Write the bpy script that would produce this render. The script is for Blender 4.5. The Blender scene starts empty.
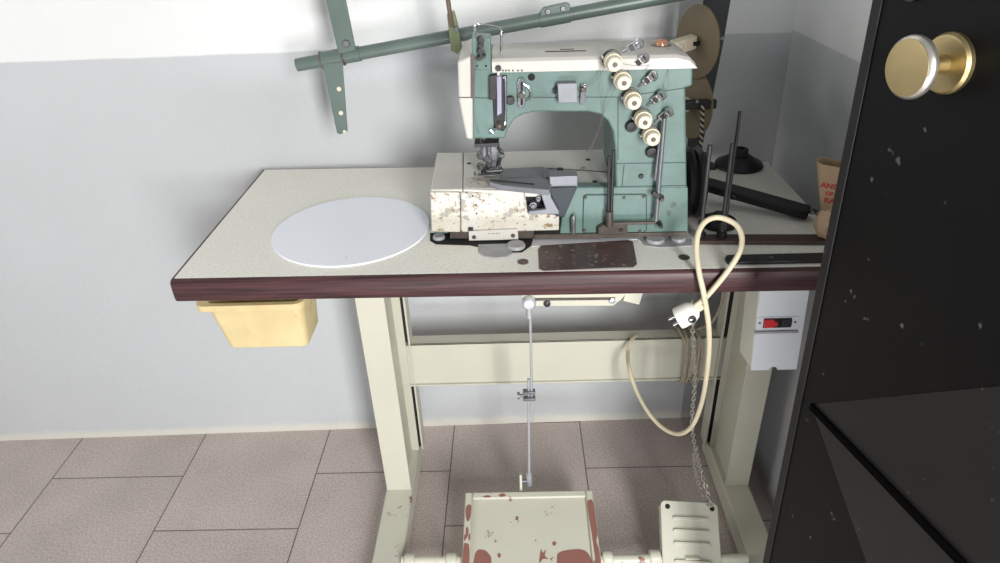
import bpy, bmesh, math, random
from mathutils import Vector, Matrix
random.seed(7)
PI = math.pi
sc = bpy.context.scene
COL = sc.collection

# ---------------------------------------------------------------- camera
H = 1.25
F = 683.5
RX = Vector((0.99930318, 0.02680123, 0.02597779))
RY = Vector((0.00883023, 0.50647655, -0.86220852))
RZ = Vector((-0.03626539, 0.86183711, 0.50588697))
CAMROT = Matrix((RX, RY, RZ))
cd = bpy.data.cameras.new('camera'); cam = bpy.data.objects.new('camera', cd); COL.objects.link(cam)
cd.sensor_width = 36; cd.lens = F / 1000 * 36; cd.clip_start = .02
cam.matrix_world = Matrix.Translation((0, 0, H)) @ CAMROT.to_4x4()
sc.camera = cam
sc.view_settings.view_transform = 'Standard'
sc.view_settings.look = 'None'


def ray(u, v): return CAMROT @ Vector((u - 500, 281.5 - v, -F))
def Pz(u, v, z):
    r = ray(u, v); p = r * ((z - H) / r.z); return Vector((p.x, p.y, z))
SK = 0.          # the machine stands turned a little on the table: its front plane is y + (.2 - x) * SK
def Py(u, v, y):
    r = ray(u, v); p = r * ((y + .2 * SK) / (r.y + SK * r.x)); return Vector((p.x, p.y, p.z + H))


# ---------------------------------------------------------------- materials
def lin(c):
    return tuple(((x / 255) / 12.92 if x / 255 <= .04045 else ((x / 255 + .055) / 1.055) ** 2.4) for x in c) + (1,)


def mat(name, rgb, rough=.5, metal=0, var=0., vscale=8, bump=0., bscale=200, chip=None, chip_at=.62, chip_scale=14,
        chip2=None, spec=.5, coat=0., stretch=None, rgb2=None, speck=None, speck_scale=300, speck_at=.7, trans=0.):
    m = bpy.data.materials.new(name); m.use_nodes = True
    nt = m.node_tree; N = nt.nodes; L = nt.links
    b = N['Principled BSDF']
    b.inputs['Roughness'].default_value = rough; b.inputs['Metallic'].default_value = metal
    b.inputs['Specular IOR Level'].default_value = spec
    b.inputs['Coat Weight'].default_value = coat
    b.inputs['Transmission Weight'].default_value = trans
    tc = N.new('ShaderNodeTexCoord'); src = tc.outputs['Object']
    if stretch:
        mp = N.new('ShaderNodeMapping'); L.new(src, mp.inputs['Vector']); mp.inputs['Scale'].default_value = stretch
        src = mp.outputs['Vector']

    def noise(scale, detail=4, rough_=.6, s=None):
        n = N.new('ShaderNodeTexNoise'); n.inputs['Scale'].default_value = scale
        n.inputs['Detail'].default_value = detail; n.inputs['Roughness'].default_value = rough_
        L.new(s or src, n.inputs['Vector']); return n.outputs['Fac']

    def ramp(fac, a, c):
        r = N.new('ShaderNodeMapRange'); r.inputs['From Min'].default_value = a; r.inputs['From Max'].default_value = c
        L.new(fac, r.inputs['Value']); return r.outputs['Result']

    def mix(fac, a, c):
        x = N.new('ShaderNodeMix'); x.data_type = 'RGBA'
        L.new(fac, x.inputs['Factor'])
        for i, q in ((6, a), (7, c)):
            if isinstance(q, tuple): x.inputs[i].default_value = q
            else: L.new(q, x.inputs[i])
        return x.outputs[2]
    col = lin(rgb)
    out = None
    if var or rgb2:
        c2 = lin(rgb2) if rgb2 else tuple(x * (1 - var) for x in col[:3]) + (1,)
        out = mix(ramp(noise(vscale, 6), .35, .65), col, c2)
    if speck:
        out = mix(ramp(noise(speck_scale, 2), speck_at, speck_at + .04), out or col, lin(speck))
    if chip:
        f = noise(chip_scale, 7, .65, tc.outputs['Object'])
        out = mix(ramp(f, chip_at, chip_at + .015), out or col, lin(chip))
    if chip2:
        f = noise(chip_scale * 3.1, 6, .7, tc.outputs['Object'])
        out = mix(ramp(f, chip_at + .01, chip_at + .03), out or col, lin(chip2))
    if out is None: b.inputs['Base Color'].default_value = col
    else: L.new(out, b.inputs['Base Color'])
    if bump:
        bp = N.new('ShaderNodeBump'); bp.inputs['Strength'].default_value = bump; bp.inputs['Distance'].default_value = .002
        L.new(noise(bscale, 4), bp.inputs['Height']); L.new(bp.outputs['Normal'], b.inputs['Normal'])
    return m


M = {}
M['cream'] = mat('cream_enamel', (192, 190, 174), .42, var=.06, vscale=5, chip=(138, 92, 82), chip_at=.77)
M['cream_worn'] = mat('worn_cream_enamel', (194, 192, 177), .42, var=.06, vscale=5, chip=(136, 94, 84), chip_at=.635, chip_scale=11, chip2=(120, 82, 74))
M['primer'] = mat('red_primer', (140, 94, 84), .6, var=.12, vscale=30)
M['laminate'] = mat('grey_green_laminate', (231, 229, 219), .45, var=.04, vscale=10, speck=(214, 211, 198), speck_scale=260, speck_at=.56, bump=.04, bscale=300)
M['edge'] = mat('rosewood_edge', (82, 53, 54), .42, stretch=(1.5, 30, 60), rgb2=(46, 30, 32), vscale=4, bump=.04, bscale=30, spec=.35)
M['brown'] = mat('brown_plate', (82, 63, 61), .35, var=.3, vscale=18, speck=(128, 114, 110), speck_scale=110, speck_at=.62)
M['woodstrip'] = mat('brown_strip', (68, 50, 46), .5, var=.2, vscale=20)
M['green'] = mat('hammered_green_enamel', (99, 124, 117), .38, var=.22, vscale=22, bump=.12, bscale=220, chip=(74, 84, 78), chip_at=.665, chip_scale=20, spec=.5)
M['green_dark'] = mat('dark_green_seam', (48, 66, 62), .6)  # dark green of the joint lines
M['white'] = mat('ivory_enamel', (196, 193, 185), .38, var=.10, vscale=10, chip=(120, 92, 70), chip_at=.665, chip_scale=26)
M['white_chip'] = mat('chipped_ivory_enamel', (205, 203, 197), .42, rgb2=(190, 183, 168), vscale=14, chip=(158, 153, 143), chip_at=.565, chip_scale=34, chip2=(140, 116, 84))
M['bedplate'] = mat('worn_bed_plate', (203, 201, 193), .4, var=.08, vscale=12, chip=(140, 128, 110), chip_at=.66, chip_scale=28)
M['steel'] = mat('steel', (126, 127, 131), .42, .6, var=.2, vscale=30)
M['bracketsteel'] = mat('grey_bracket_steel', (136, 138, 143), .42, .3, var=.15, vscale=30)
M['satin'] = mat('satin_aluminium', (196, 198, 204), .38, .5, var=.15, vscale=25)
M['chrome'] = mat('chrome', (225, 226, 230), .14, 1)
M['darksteel'] = mat('dark_steel', (60, 58, 58), .42, .4, var=.3, vscale=40)
M['oily'] = mat('oily_brown_steel', (92, 82, 76), .45, .4, var=.3, vscale=40)
M['black'] = mat('black_plastic', (22, 22, 24), .45)
M['blackmetal'] = mat('black_metal', (30, 30, 33), .38, .2, var=.2, vscale=20)
M['navy'] = mat('navy_metal', (38, 44, 52), .4, .2)
M['void'] = mat('cavity_black', (14, 14, 15), .8)
M['lilac'] = mat('lilac_grey_metal', (150, 146, 164), .35, .4)
M['ivoryknob'] = mat('ivory_plastic', (216, 206, 182), .45, var=.06, vscale=40)
M['amber'] = mat('amber_plastic', (150, 104, 78), .2, coat=.5)
M['disc'] = mat('white_melamine', (236, 238, 245), .35, var=.02, vscale=6, speck=(150, 152, 158), speck_scale=36, speck_at=.735)
M['bin'] = mat('yellowed_plastic', (208, 191, 146), .45, rgb2=(194, 174, 128), vscale=12, chip=(172, 142, 104), chip_at=.66, chip_scale=22)
M['rackgreen'] = mat('dark_green_paint', (94, 108, 102), .36, var=.15, vscale=14, chip=(120, 104, 84), chip_at=.70, chip_scale=30)
M['limegreen'] = mat('light_green_paint', (126, 136, 98), .5, var=.12, vscale=20, chip=(98, 92, 70), chip_at=.66, chip_scale=40)
M['postgreen'] = mat('blackish_green_paint', (34, 42, 40), .45, var=.2, vscale=16)
M['rust'] = mat('rusty_rod', (108, 92, 76), .6, var=.3, vscale=60)
M['card'] = mat('brown_hardboard', (122, 108, 84), .65, var=.08, vscale=16)
M['whitewood'] = mat('pale_wood', (212, 200, 176), .6, var=.1, vscale=30)
M['cable'] = mat('cream_cable_rubber', (203, 192, 164), .5, var=.1, vscale=24)
M['cord'] = mat('grey_cord', (165, 152, 134), .7, var=.2, vscale=80)
M['plug'] = mat('white_plug_plastic', (232, 230, 222), .4, var=.04, vscale=30)
M['switch'] = mat('pale_grey_switch_paint', (214, 217, 222), .4, var=.04, vscale=14)
M['switchside'] = mat('cream_grey_switch_side', (206, 206, 194), .45, var=.05, vscale=20)
M['red'] = mat('red_plastic', (196, 34, 40), .35)
M['kraft'] = mat('kraft_paper', (178, 152, 122), .75, var=.1, vscale=22)
M['redink'] = mat('red_ink', (186, 60, 58), .7)
M['brass'] = mat('brushed_brass', (198, 178, 132), .4, 1, var=.12, vscale=18, bump=.03, bscale=120)
M['silverrim'] = mat('worn_silver_rim', (226, 222, 212), .3, .9)
M['door'] = mat('black_door_paint', (9, 9, 10), .45, spec=.18, var=.25, vscale=7, speck=(84, 84, 84), speck_scale=48, speck_at=.70, bump=.05, bscale=60)
M['doorpanel'] = mat('black_grey_door_panel', (33, 31, 31), .5, spec=.3, var=.25, vscale=9, speck=(96, 94, 92), speck_scale=55, speck_at=.70, bump=.08, bscale=60)
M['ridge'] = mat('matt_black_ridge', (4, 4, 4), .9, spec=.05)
M['thread'] = mat('grey_thread', (110, 108, 104), .8)
M['chain'] = mat('dull_steel_chain', (176, 170, 160), .4, .6)
M['twist_dark'] = mat('dark_cord', (40, 36, 34), .8)
M['twist_light'] = mat('pale_cord', (190, 178, 158), .8)
M['inlay'] = mat('pale_inlay_metal', (206, 206, 210), .4, .15, var=.12, vscale=30)
M['tray'] = mat('grey_tray_metal', (158, 158, 160), .5, .05, var=.2, vscale=30)
M['paint_mark'] = mat('dark_print', (70, 72, 78), .7)


def wall_material(name, split):
    m = bpy.data.materials.new(name); m.use_nodes = True
    nt = m.node_tree; N = nt.nodes; L = nt.links; b = N['Principled BSDF']
    g = N.new('ShaderNodeNewGeometry'); sp = N.new('ShaderNodeSeparateXYZ'); L.new(g.outputs['Position'], sp.inputs[0])
    n1 = N.new('ShaderNodeTexNoise'); n1.inputs['Scale'].default_value = 5; n1.inputs['Detail'].default_value = 4
    n2 = N.new('ShaderNodeTexNoise'); n2.inputs['Scale'].default_value = 2.3; n2.inputs['Detail'].default_value = 9; n2.inputs['Roughness'].default_value = .65
    n3 = N.new('ShaderNodeTexNoise'); n3.inputs['Scale'].default_value = 75; n3.inputs['Detail'].default_value = 5
    n4 = N.new('ShaderNodeTexNoise'); n4.inputs['Scale'].default_value = 26; n4.inputs['Detail'].default_value = 7; n4.inputs['Roughness'].default_value = .7
    for n in (n1, n2, n3, n4): L.new(g.outputs['Position'], n.inputs['Vector'])
    a = N.new('ShaderNodeMath'); a.operation = 'MULTIPLY_ADD'; L.new(n1.outputs['Fac'], a.inputs[0]); a.inputs[1].default_value = .012; L.new(sp.outputs['Z'], a.inputs[2])
    r = N.new('ShaderNodeMapRange'); L.new(a.outputs[0], r.inputs['Value']); r.inputs['From Min'].default_value = split + .004; r.inputs['From Max'].default_value = split + .008
    lo = N.new('ShaderNodeMix'); lo.data_type = 'RGBA'; L.new(n2.outputs['Fac'], lo.inputs['Factor'])
    lo.inputs[6].default_value = lin((177, 179, 180)); lo.inputs[7].default_value = lin((191, 193, 195))
    up = N.new('ShaderNodeMix'); up.data_type = 'RGBA'; L.new(n2.outputs['Fac'], up.inputs['Factor'])
    up.inputs[6].default_value = lin((210, 211, 210)); up.inputs[7].default_value = lin((222, 223, 222))
    mx = N.new('ShaderNodeMix'); mx.data_type = 'RGBA'; L.new(r.outputs[0], mx.inputs['Factor']); L.new(lo.outputs[2], mx.inputs[6]); L.new(up.outputs[2], mx.inputs[7])
    # grubby scuffs, and a pale limewash rim along the floor
    sm = N.new('ShaderNodeMapRange'); L.new(n4.outputs['Fac'], sm.inputs['Value']); sm.inputs['From Min'].default_value = .70; sm.inputs['From Max'].default_value = .80
    sm.inputs['To Max'].default_value = .45
    d = N.new('ShaderNodeMix'); d.data_type = 'RGBA'; L.new(sm.outputs[0], d.inputs['Factor']); L.new(mx.outputs[2], d.inputs[6]); d.inputs[7].default_value = lin((128, 130, 132))
    k = N.new('ShaderNodeMath'); k.operation = 'MULTIPLY_ADD'; L.new(n4.outputs['Fac'], k.inputs[0]); k.inputs[1].default_value = .03; L.new(sp.outputs['Z'], k.inputs[2])
    br = N.new('ShaderNodeMapRange'); L.new(k.outputs[0], br.inputs['Value']); br.inputs['From Min'].default_value = .028; br.inputs['From Max'].default_value = .045
    br.inputs['To Min'].default_value = .8; br.inputs['To Max'].default_value = 0
    e = N.new('ShaderNodeMix'); e.data_type = 'RGBA'; L.new(br.outputs[0], e.inputs['Factor']); L.new(d.outputs[2], e.inputs[6]); e.inputs[7].default_value = lin((206, 202, 190))
    L.new(e.outputs[2], b.inputs['Base Color'])
    b.inputs['Roughness'].default_value = .5; b.inputs['Specular IOR Level'].default_value = .4
    bp = N.new('ShaderNodeBump'); bp.inputs['Strength'].default_value = .25; bp.inputs['Distance'].default_value = .004
    ad = N.new('ShaderNodeMath'); ad.operation = 'MULTIPLY_ADD'; L.new(n2.outputs['Fac'], ad.inputs[0]); ad.inputs[1].default_value = 2.5; L.new(n3.outputs['Fac'], ad.inputs[2])
    L.new(ad.outputs[0], bp.inputs['Height']); L.new(bp.outputs['Normal'], b.inputs['Normal'])
    return m


def floor_material():
    m = bpy.data.materials.new('stone_tiles'); m.use_nodes = True
    nt = m.node_tree; N = nt.nodes; L = nt.links; b = N['Principled BSDF']
    g = N.new('ShaderNodeNewGeometry'); sp = N.new('ShaderNodeSeparateXYZ'); L.new(g.outputs['Position'], sp.inputs[0])
    cb = N.new('ShaderNodeCombineXYZ')
    ax = N.new('ShaderNodeMath'); ax.operation = 'ADD'; L.new(sp.outputs['Y'], ax.inputs[0]); ax.inputs[1].default_value = -1.0485
    ay = N.new('ShaderNodeMath'); ay.operation = 'ADD'; L.new(sp.outputs['X'], ay.inputs[0]); ay.inputs[1].default_value = .512
    L.new(ax.outputs[0], cb.inputs['X']); L.new(ay.outputs[0], cb.inputs['Y'])
    br = N.new('ShaderNodeTexBrick'); L.new(cb.outputs[0], br.inputs['Vector'])
    br.offset = .5; br.offset_frequency = 2; br.squash = 1
    br.inputs['Scale'].default_value = 1; br.inputs['Mortar Size'].default_value = .0016; br.inputs['Mortar Smooth'].default_value = .15
    br.inputs['Bias'].default_value = 0; br.inputs['Brick Width'].default_value = .333; br.inputs['Row Height'].default_value = .333
    br.inputs['Color1'].default_value = lin((184, 171, 166)); br.inputs['Color2'].default_value = lin((178, 166, 161)); br.inputs['Mortar'].default_value = lin((104, 96, 92))
    n = N.new('ShaderNodeTexNoise'); n.inputs['Scale'].default_value = 230; n.inputs['Detail'].default_value = 3
    n2 = N.new('ShaderNodeTexNoise'); n2.inputs['Scale'].default_value = 6; n2.inputs['Detail'].default_value = 7
    for q in (n, n2): L.new(g.outputs['Position'], q.inputs['Vector'])
    r = N.new('ShaderNodeMapRange'); L.new(n.outputs['Fac'], r.inputs['Value']); r.inputs['From Min'].default_value = .35; r.inputs['From Max'].default_value = .65
    r.inputs['To Min'].default_value = .78; r.inputs['To Max'].default_value = 1.14
    r2 = N.new('ShaderNodeMapRange'); L.new(n2.outputs['Fac'], r2.inputs['Value']); r2.inputs['From Min'].default_value = .3; r2.inputs['From Max'].default_value = .7
    r2.inputs['To Min'].default_value = .9; r2.inputs['To Max'].default_value = 1.06
    mm = N.new('ShaderNodeMath'); mm.operation = 'MULTIPLY'; L.new(r.outputs[0], mm.inputs[0]); L.new(r2.outputs[0], mm.inputs[1])
    vm = N.new('ShaderNodeVectorMath'); vm.operation = 'SCALE'; L.new(br.outputs['Color'], vm.inputs[0]); L.new(mm.outputs[0], vm.inputs['Scale'])
    L.new(vm.outputs[0], b.inputs['Base Color']); b.inputs['Roughness'].default_value = .62
    bp = N.new('ShaderNodeBump'); bp.inputs['Strength'].default_value = .4; bp.inputs['Distance'].default_value = .002; bp.invert = True
    L.new(br.outputs['Fac'], bp.inputs['Height']); L.new(bp.outputs['Normal'], b.inputs['Normal'])
    return m


# ---------------------------------------------------------------- mesh helpers
WO = {}


def obj(name, bm, m, parent=None, bevel=0., seg=2, smooth=None, subs=0):
    bmesh.ops.recalc_face_normals(bm, faces=bm.faces)
    xs = [v.co.copy() for v in bm.verts]
    lo = Vector([min(c[i] for c in xs) for i in range(3)]); hi = Vector([max(c[i] for c in xs) for i in range(3)])
    c = (lo + hi) / 2
    if parent is None: c.z = lo.z
    bmesh.ops.translate(bm, verts=bm.verts, vec=-c)
    me = bpy.data.meshes.new(name); bm.to_mesh(me); bm.free()
    o = bpy.data.objects.new(name, me); COL.objects.link(o)
    me.materials.append(m if not isinstance(m, str) else M[m])
    WO[o] = c
    if parent is not None:
        o.parent = parent; o.location = c - WO[parent]
    else: o.location = c
    if bevel:
        b = o.modifiers.new('bevel', 'BEVEL'); b.width = bevel; b.segments = seg; b.limit_method = 'ANGLE'; b.angle_limit = math.radians(32)
    if subs:
        s = o.modifiers.new('sub', 'SUBSURF'); s.levels = subs; s.render_levels = subs
    ang = smooth if smooth is not None else (40 if True else 0)
    if ang:
        for p in me.polygons: p.use_smooth = True
        try: me.set_sharp_from_angle(angle=math.radians(ang))
        except Exception: pass
    return o


def thing(name, label, cat, loc, group=None):
    o = bpy.data.objects.new(name, None); COL.objects.link(o); o.location = loc; o.empty_display_size = .05
    WO[o] = Vector(loc); o['label'] = label; o['category'] = cat
    if group: o['group'] = group
    return o


def tag(o, label, cat, group=None):
    o['label'] = label; o['category'] = cat
    if group: o['group'] = group
    return o


def struct(o): o['kind'] = 'structure'; return o
def B(): return bmesh.new()


def box(bm, x0, x1, y0, y1, z0, z1, mtx=None):
    vs = [bm.verts.new((x, y, z)) for x in (x0, x1) for y in (y0, y1) for z in (z0, z1)]
    for f in ((0, 1, 3, 2), (4, 6, 7, 5), (0, 4, 5, 1), (2, 3, 7, 6), (0, 2, 6, 4), (1, 5, 7, 3)):
        bm.faces.new([vs[i] for i in f])
    if mtx is not None:
        for v in vs: v.co = mtx @ v.co
    return bm


def obox(bm, c, ax, ay, az, sx, sy, sz):
    """box centred at c along three axes"""
    ax, ay, az = Vector(ax).normalized(), Vector(ay).normalized(), Vector(az).normalized(); c = Vector(c)
    m = Matrix((ax, ay, az)).transposed().to_4x4(); m.translation = c
    return box(bm, -sx / 2, sx / 2, -sy / 2, sy / 2, -sz / 2, sz / 2, m)


def bar(bm, p, q, w, t, side=(0, 1, 0)):
    """flat bar from p to q, w wide across, t thick along side"""
    p, q = Vector(p), Vector(q); a = (q - p); s = Vector(side); s = (s - a.normalized() * s.dot(a.normalized())).normalized()
    return obox(bm, (p + q) / 2, a.cross(s), s, a, w, t, a.length)


def prism(bm, pts, y0, y1):
    """polygon in x,z pushed along y"""
    a = [bm.verts.new((p[0], y0 + (.2 - p[0]) * SK, p[-1])) for p in pts]; b = [bm.verts.new((p[0], y1 + (.2 - p[0]) * SK, p[-1])) for p in pts]
    bm.faces.new(a); bm.faces.new(b[::-1]); n = len(pts)
    for i in range(n): bm.faces.new((a[i], b[i], b[(i + 1) % n], a[(i + 1) % n]))
    return bm


def slab(bm, pts, z0, z1):
    """polygon in x,y pushed along z"""
    a = [bm.verts.new((p[0], p[1], z0)) for p in pts]; b = [bm.verts.new((p[0], p[1], z1)) for p in pts]
    bm.faces.new(a[::-1]); bm.faces.new(b); n = len(pts)
    for i in range(n): bm.faces.new((a[i], a[(i + 1) % n], b[(i + 1) % n], b[i]))
    return bm


def extr(bm, pts, d):
    """any flat polygon pushed along vector d"""
    d = Vector(d); a = [bm.verts.new(p) for p in pts]; b = [bm.verts.new(Vector(p) + d) for p in pts]
    bm.faces.new(a); bm.faces.new(b[::-1]); n = len(pts)
    for i in range(n): bm.faces.new((a[i], b[i], b[(i + 1) % n], a[(i + 1) % n]))
    return bm


def basis(ax):
    ax = Vector(ax).normalized(); u = ax.orthogonal().normalized(); return ax, u, ax.cross(u)


def lathe(bm, o, ax, prof, seg=32, ridge=0., rmin=0, rmax=1e9):
    """prof: list of (distance along axis, radius)"""
    o = Vector(o); ax, u, w = basis(ax); rings = []
    for h, r in prof:
        ring = []
        for i in range(seg):
            a = 2 * PI * i / seg; rr = r * (1 - ridge * (i % 2)) if rmin <= h <= rmax else r
            ring.append(bm.verts.new(o + ax * h + (u * math.cos(a) + w * math.sin(a)) * max(rr, 1e-5)))
        rings.append(ring)
    for a, b in zip(rings, rings[1:]):
        for i in range(seg): bm.faces.new((a[i], a[(i + 1) % seg], b[(i + 1) % seg], b[i]))
    bm.faces.new(rings[0][::-1]); bm.faces.new(rings[-1])
    return bm


def cyl(bm, p, q, r, r2=None, seg=20):
    p, q = Vector(p), Vector(q); return lathe(bm, p, q - p, [(0, r), ((q - p).length, r if r2 is None else r2)], seg)


def smoothline(pts, n=8):
    P = [Vector(p) for p in pts]; out = []
    for i in range(len(P) - 1):
        a = P[max(i - 1, 0)]; b = P[i]; c = P[i + 1]; d = P[min(i + 2, len(P) - 1)]
        for k in range(n):
            t = k / n
            out.append(.5 * ((2 * b) + (c - a) * t + (2 * a - 5 * b + 4 * c - d) * t * t + (3 * b - a - 3 * c + d) * t ** 3))
    out.append(P[-1]); return out


def tube(bm, pts, r, seg=10, smooth=6):
    P = smoothline(pts, smooth) if smooth else [Vector(p) for p in pts]
    rings = []; t0 = (P[1] - P[0]).normalized(); u = t0.orthogonal().normalized()
    for i, p in enumerate(P):
        t = (P[min(i + 1, len(P) - 1)] - P[max(i - 1, 0)]).normalized()
        u = (u - t * u.dot(t)).normalized(); w = t.cross(u)
        rings.append([bm.verts.new(p + (u * math.cos(2 * PI * k / seg) + w * math.sin(2 * PI * k / seg)) * r) for k in range(seg)])
    for a, b in zip(rings, rings[1:]):
        for k in range(seg): bm.faces.new((a[k], a[(k + 1) % seg], b[(k + 1) % seg], b[k]))
    bm.faces.new(rings[0][::-1]); bm.faces.new(rings[-1]); return bm


def roundrect(x0, x1, z0, z1, r, n=5):
    out = []
    for cx, cz, a0 in ((x1 - r, z1 - r, 0), (x0 + r, z1 - r, 90), (x0 + r, z0 + r, 180), (x1 - r, z0 + r, 270)):
        for k in range(n + 1):
            a = math.radians(a0 + 90 * k / n); out.append((cx + r * math.cos(a), cz + r * math.sin(a)))
    return out


def screw(name, p, ax, r, h, m, parent):
    bm = B(); lathe(bm, p, ax, [(-.001, r), (h * .6, r), (h, r * .8)], 16); return obj(name, bm, m, parent)


# ---------------------------------------------------------------- the room
ywL, ywR = 1.352, 1.385      # the back wall runs a touch askew


def wally(x): return 1.3815 + (x - 0.0) * .0185


fl = B(); box(fl, -2.6, .9, -2.2, 1.6, -.05, 0); struct(obj('floor', fl, floor_material(), smooth=0))
bw = B(); xa, xb = -2.6, .75
vs = [(xa, wally(xa)), (xb, wally(xb)), (xb, wally(xb) + .12), (xa, wally(xa) + .12)]
slab(bw, vs, 0, 2.6); struct(obj('wall_back', bw, wall_material('back_wall_paint', .977), smooth=0))
rw = B()
for y0, y1 in ((.22, wally(.55) + .02),):
    a = [(.563, 0), (.515, 2.6), (.67, 2.6), (.67, 0)]
    prism(rw, a, y0, y1)
struct(obj('wall_right', rw, wall_material('right_wall_paint', .982), smooth=0))

# ---------------------------------------------------------------- the table and its stand
T = .745
TB = .706
tbl = thing('sewing_table', 'industrial sewing table with speckled grey top, rosewood edge and cream steel stand', 'table', (0, 1.1, 0))
cFL, cBL, cBR, cFR = (-.524, .897), (-.524, 1.350), (.506, 1.306), (.506, .879)
bm = B(); slab(bm, [cFL, cFR, cBR, cBL], TB + .001, T); obj('tabletop', bm, 'laminate', tbl, bevel=.0008)
# rounded front edging
bm = B(); prof = []
for k in range(9):
    a = PI / 2 + PI * k / 8
    prof.append((.010 * math.cos(a), (T + TB) / 2 + (T - TB + .001) / 2 * math.copysign(abs(math.sin(a)) ** .38, math.sin(a))))
ends = []
for (x, y) in (cFL, cFR):
    ends.append([bm.verts.new((x - (.004 if x < 0 else 0), y + d, z)) for d, z in prof])
for i in range(8): bm.faces.new((ends[0][i], ends[1][i], ends[1][i + 1], ends[0][i + 1]))
bm.faces.new(ends[0]); bm.faces.new(ends[1][::-1]); bm.faces.new((ends[0][0], ends[0][-1], ends[1][-1], ends[1][0]))
obj('edge_strip', bm, 'edge', tbl, bevel=.002)
bm = B(); slab(bm, [(-.5275, .897), (-.5235, .897), (-.5235, 1.350), (-.5275, 1.350)], TB, T - .0005); obj('side_strip', bm, 'edge', tbl)

for side, x0, x1, yf in ((-1, -.312, -.256, 1.105), (1, .454, .506, 1.098)):
    xi = x1 if side < 0 else x0           # inner edge
    xo = x0 if side < 0 else x1
    leg = B()
    box(leg, x0, x1, yf, yf + .004, .055, TB)                                  # front flange
    box(leg, x0 + .03 if side < 0 else x0 - .002, x1 + .004 if side < 0 else x1 - .03, yf + .126, yf + .130, .055, TB)   # rear flange
    wx = (x0 + .040) if side < 0 else (x1 - .040)
    box(leg, wx - .002, wx + .002, yf + .004, yf + .126, .055, TB)
    lo = obj('leg', leg, 'cream', tbl, bevel=.0012)
    bm = B(); ex_ = x1 + .012 if side < 0 else x0 - .012; box(bm, ex_ - .0022, ex_ + .0022, yf + .128, yf + .168, .055, TB); obj('end_plate', bm, 'cream', lo, bevel=.0008)
    bm = B(); box(bm, min(ex_, wx), max(ex_, wx), yf + .140, yf + .144, .055, TB); obj('hollow_shade', bm, 'darksteel', lo)  # dark sheet standing in for the shade inside the leg's hollow
    for q_ in (((399.5, 351), (403, 377)) if side < 0 else ((724, 343), (721, 372))):
        for _ in (0,):
            r_ = ray(*q_); k_ = wx / r_.x; bm = B(); lathe(bm, (wx, r_.y * k_, H + r_.z * k_), (-side, 0, 0), [(0, .011), (.003, .011), (.0032, .0075), (.012, .0075), (.0135, .006)], 18)
            obj('bolt', bm, 'satin', lo)
    ft = B(); fx0, fx1 = (x0 - .003, x1 + .004) if side < 0 else (x0 - .004, x1 + .003)
    box(ft, fx0, fx1, .70, 1.275, 0.002, .055); obj('foot', ft, 'cream_worn' if side < 0 else 'cream', tbl, bevel=.004)
bm = B(); yb_ = 1.2355; prism(bm, [(-.268, .369), (.462, .369), (.462, .258), (-.268, .258)], yb_, yb_ + .004); box(bm, -.268, .462, yb_, yb_ + .034, .365, .369); box(bm, -.268, .462, yb_ - .006, yb_ + .034, .255, .259)
obj('cross_beam', bm, 'cream', tbl, bevel=.001)
# inlaid things in the top
a = [Pz(u, v, T) for u, v in [(538, 250), (541, 246), (628, 240.5), (633, 242), (637, 264), (633, 267.5), (544, 271), (539, 269)]]
bm = B(); slab(bm, a, T - .002, T + .0012); obj('brown_cover_plate', bm, 'brown', tbl, bevel=.0006)
bm = B(); slab(bm, [Pz(u, v, T) for u, v in [(531, 247), (536, 239), (645, 233), (692, 231), (692, 243), (660, 245), (645, 244), (637, 239.5), (540, 246)]], T - .002, T + .0008); obj('metal_inlay', bm, 'inlay', tbl)
bm = B(); slab(bm, [Pz(u, v, T) for u, v in [(430, 233), (430, 241), (436, 244.5), (470, 245.5), (505, 253), (522, 252.5), (531, 246), (534, 237)]], T - .002, T + .0006); obj('cutout', bm, 'void', tbl)
bm = B(); slab(bm, [Pz(u, v, T) for u, v in [(640, 240), (645, 246), (660, 248), (692, 246), (692, 240)]], T - .002, T + .0012); obj('cutout', bm, 'tray', tbl)
for u, v, r in ((439, 238.5, .010), (516, 247, .015), (655, 241, .015), (678, 240, .012)):
    p = Pz(u, v, T); bm = B(); lathe(bm, p, (0, 0, 1), [(-.002, r), (.004, r), (.006, r * .9)], 24); obj('cushion', bm, 'tray', tbl)
pts = [Pz(478, 245, T), Pz(478, 252, T), Pz(484, 257, T), Pz(495, 258.5, T), Pz(506, 257.5, T), Pz(512, 254, T), Pz(513, 244, T)]
bm = B(); slab(bm, pts, T - .002, T + .0016); obj('tray_lip', bm, 'tray', tbl, bevel=.001)
for u, v in ((523, 262), (684, 257.5)):
    p = Pz(u, v, T); bm = B(); lathe(bm, p, (0, 0, 1), [(-.002, .0085), (.001, .0085), (.0012, .0065), (.0007, .006)], 24); obj('hole_plug', bm, 'brown' if u < 600 else 'oily', tbl)

# ---------------------------------------------------------------- treadle, rod and lever
trd = thing('treadle', 'wide chipped cream treadle pedal on a floor axle between the table feet', 'pedal', (0, .91, 0))
bm = B(); cyl(bm, (-.252, .912, .058), (.445, .905, .058), .011); obj('axle', bm, 'cream_worn', trd)
for x in (-.235, -.150, .166, .262):
    bm = B(); lathe(bm, (x, .9115, .058), (1, 0, 0), [(-.011, .014), (-.008, .016), (.008, .016), (.011, .014)], 22); obj('collar', bm, 'cream', trd, bevel=.001)
tilt = math.radians(11)
tp = Matrix.Translation((.012, .903, .064)) @ Matrix.Rotation(tilt, 4, 'X')


def pedal_part(name, m, f, parent, bevel=.002, mtx=None):
    bm = B(); f(bm)
    for v in bm.verts: v.co = (mtx or tp) @ v.co
    return obj(name, bm, m, parent, bevel=bevel)


def main_plate(bm):
    slab(bm, roundrect(-.139, .139, -.13, .152, .008), 0, .004)
pl = pedal_part('foot_plate', 'cream_worn', main_plate, trd, .001)


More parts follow.
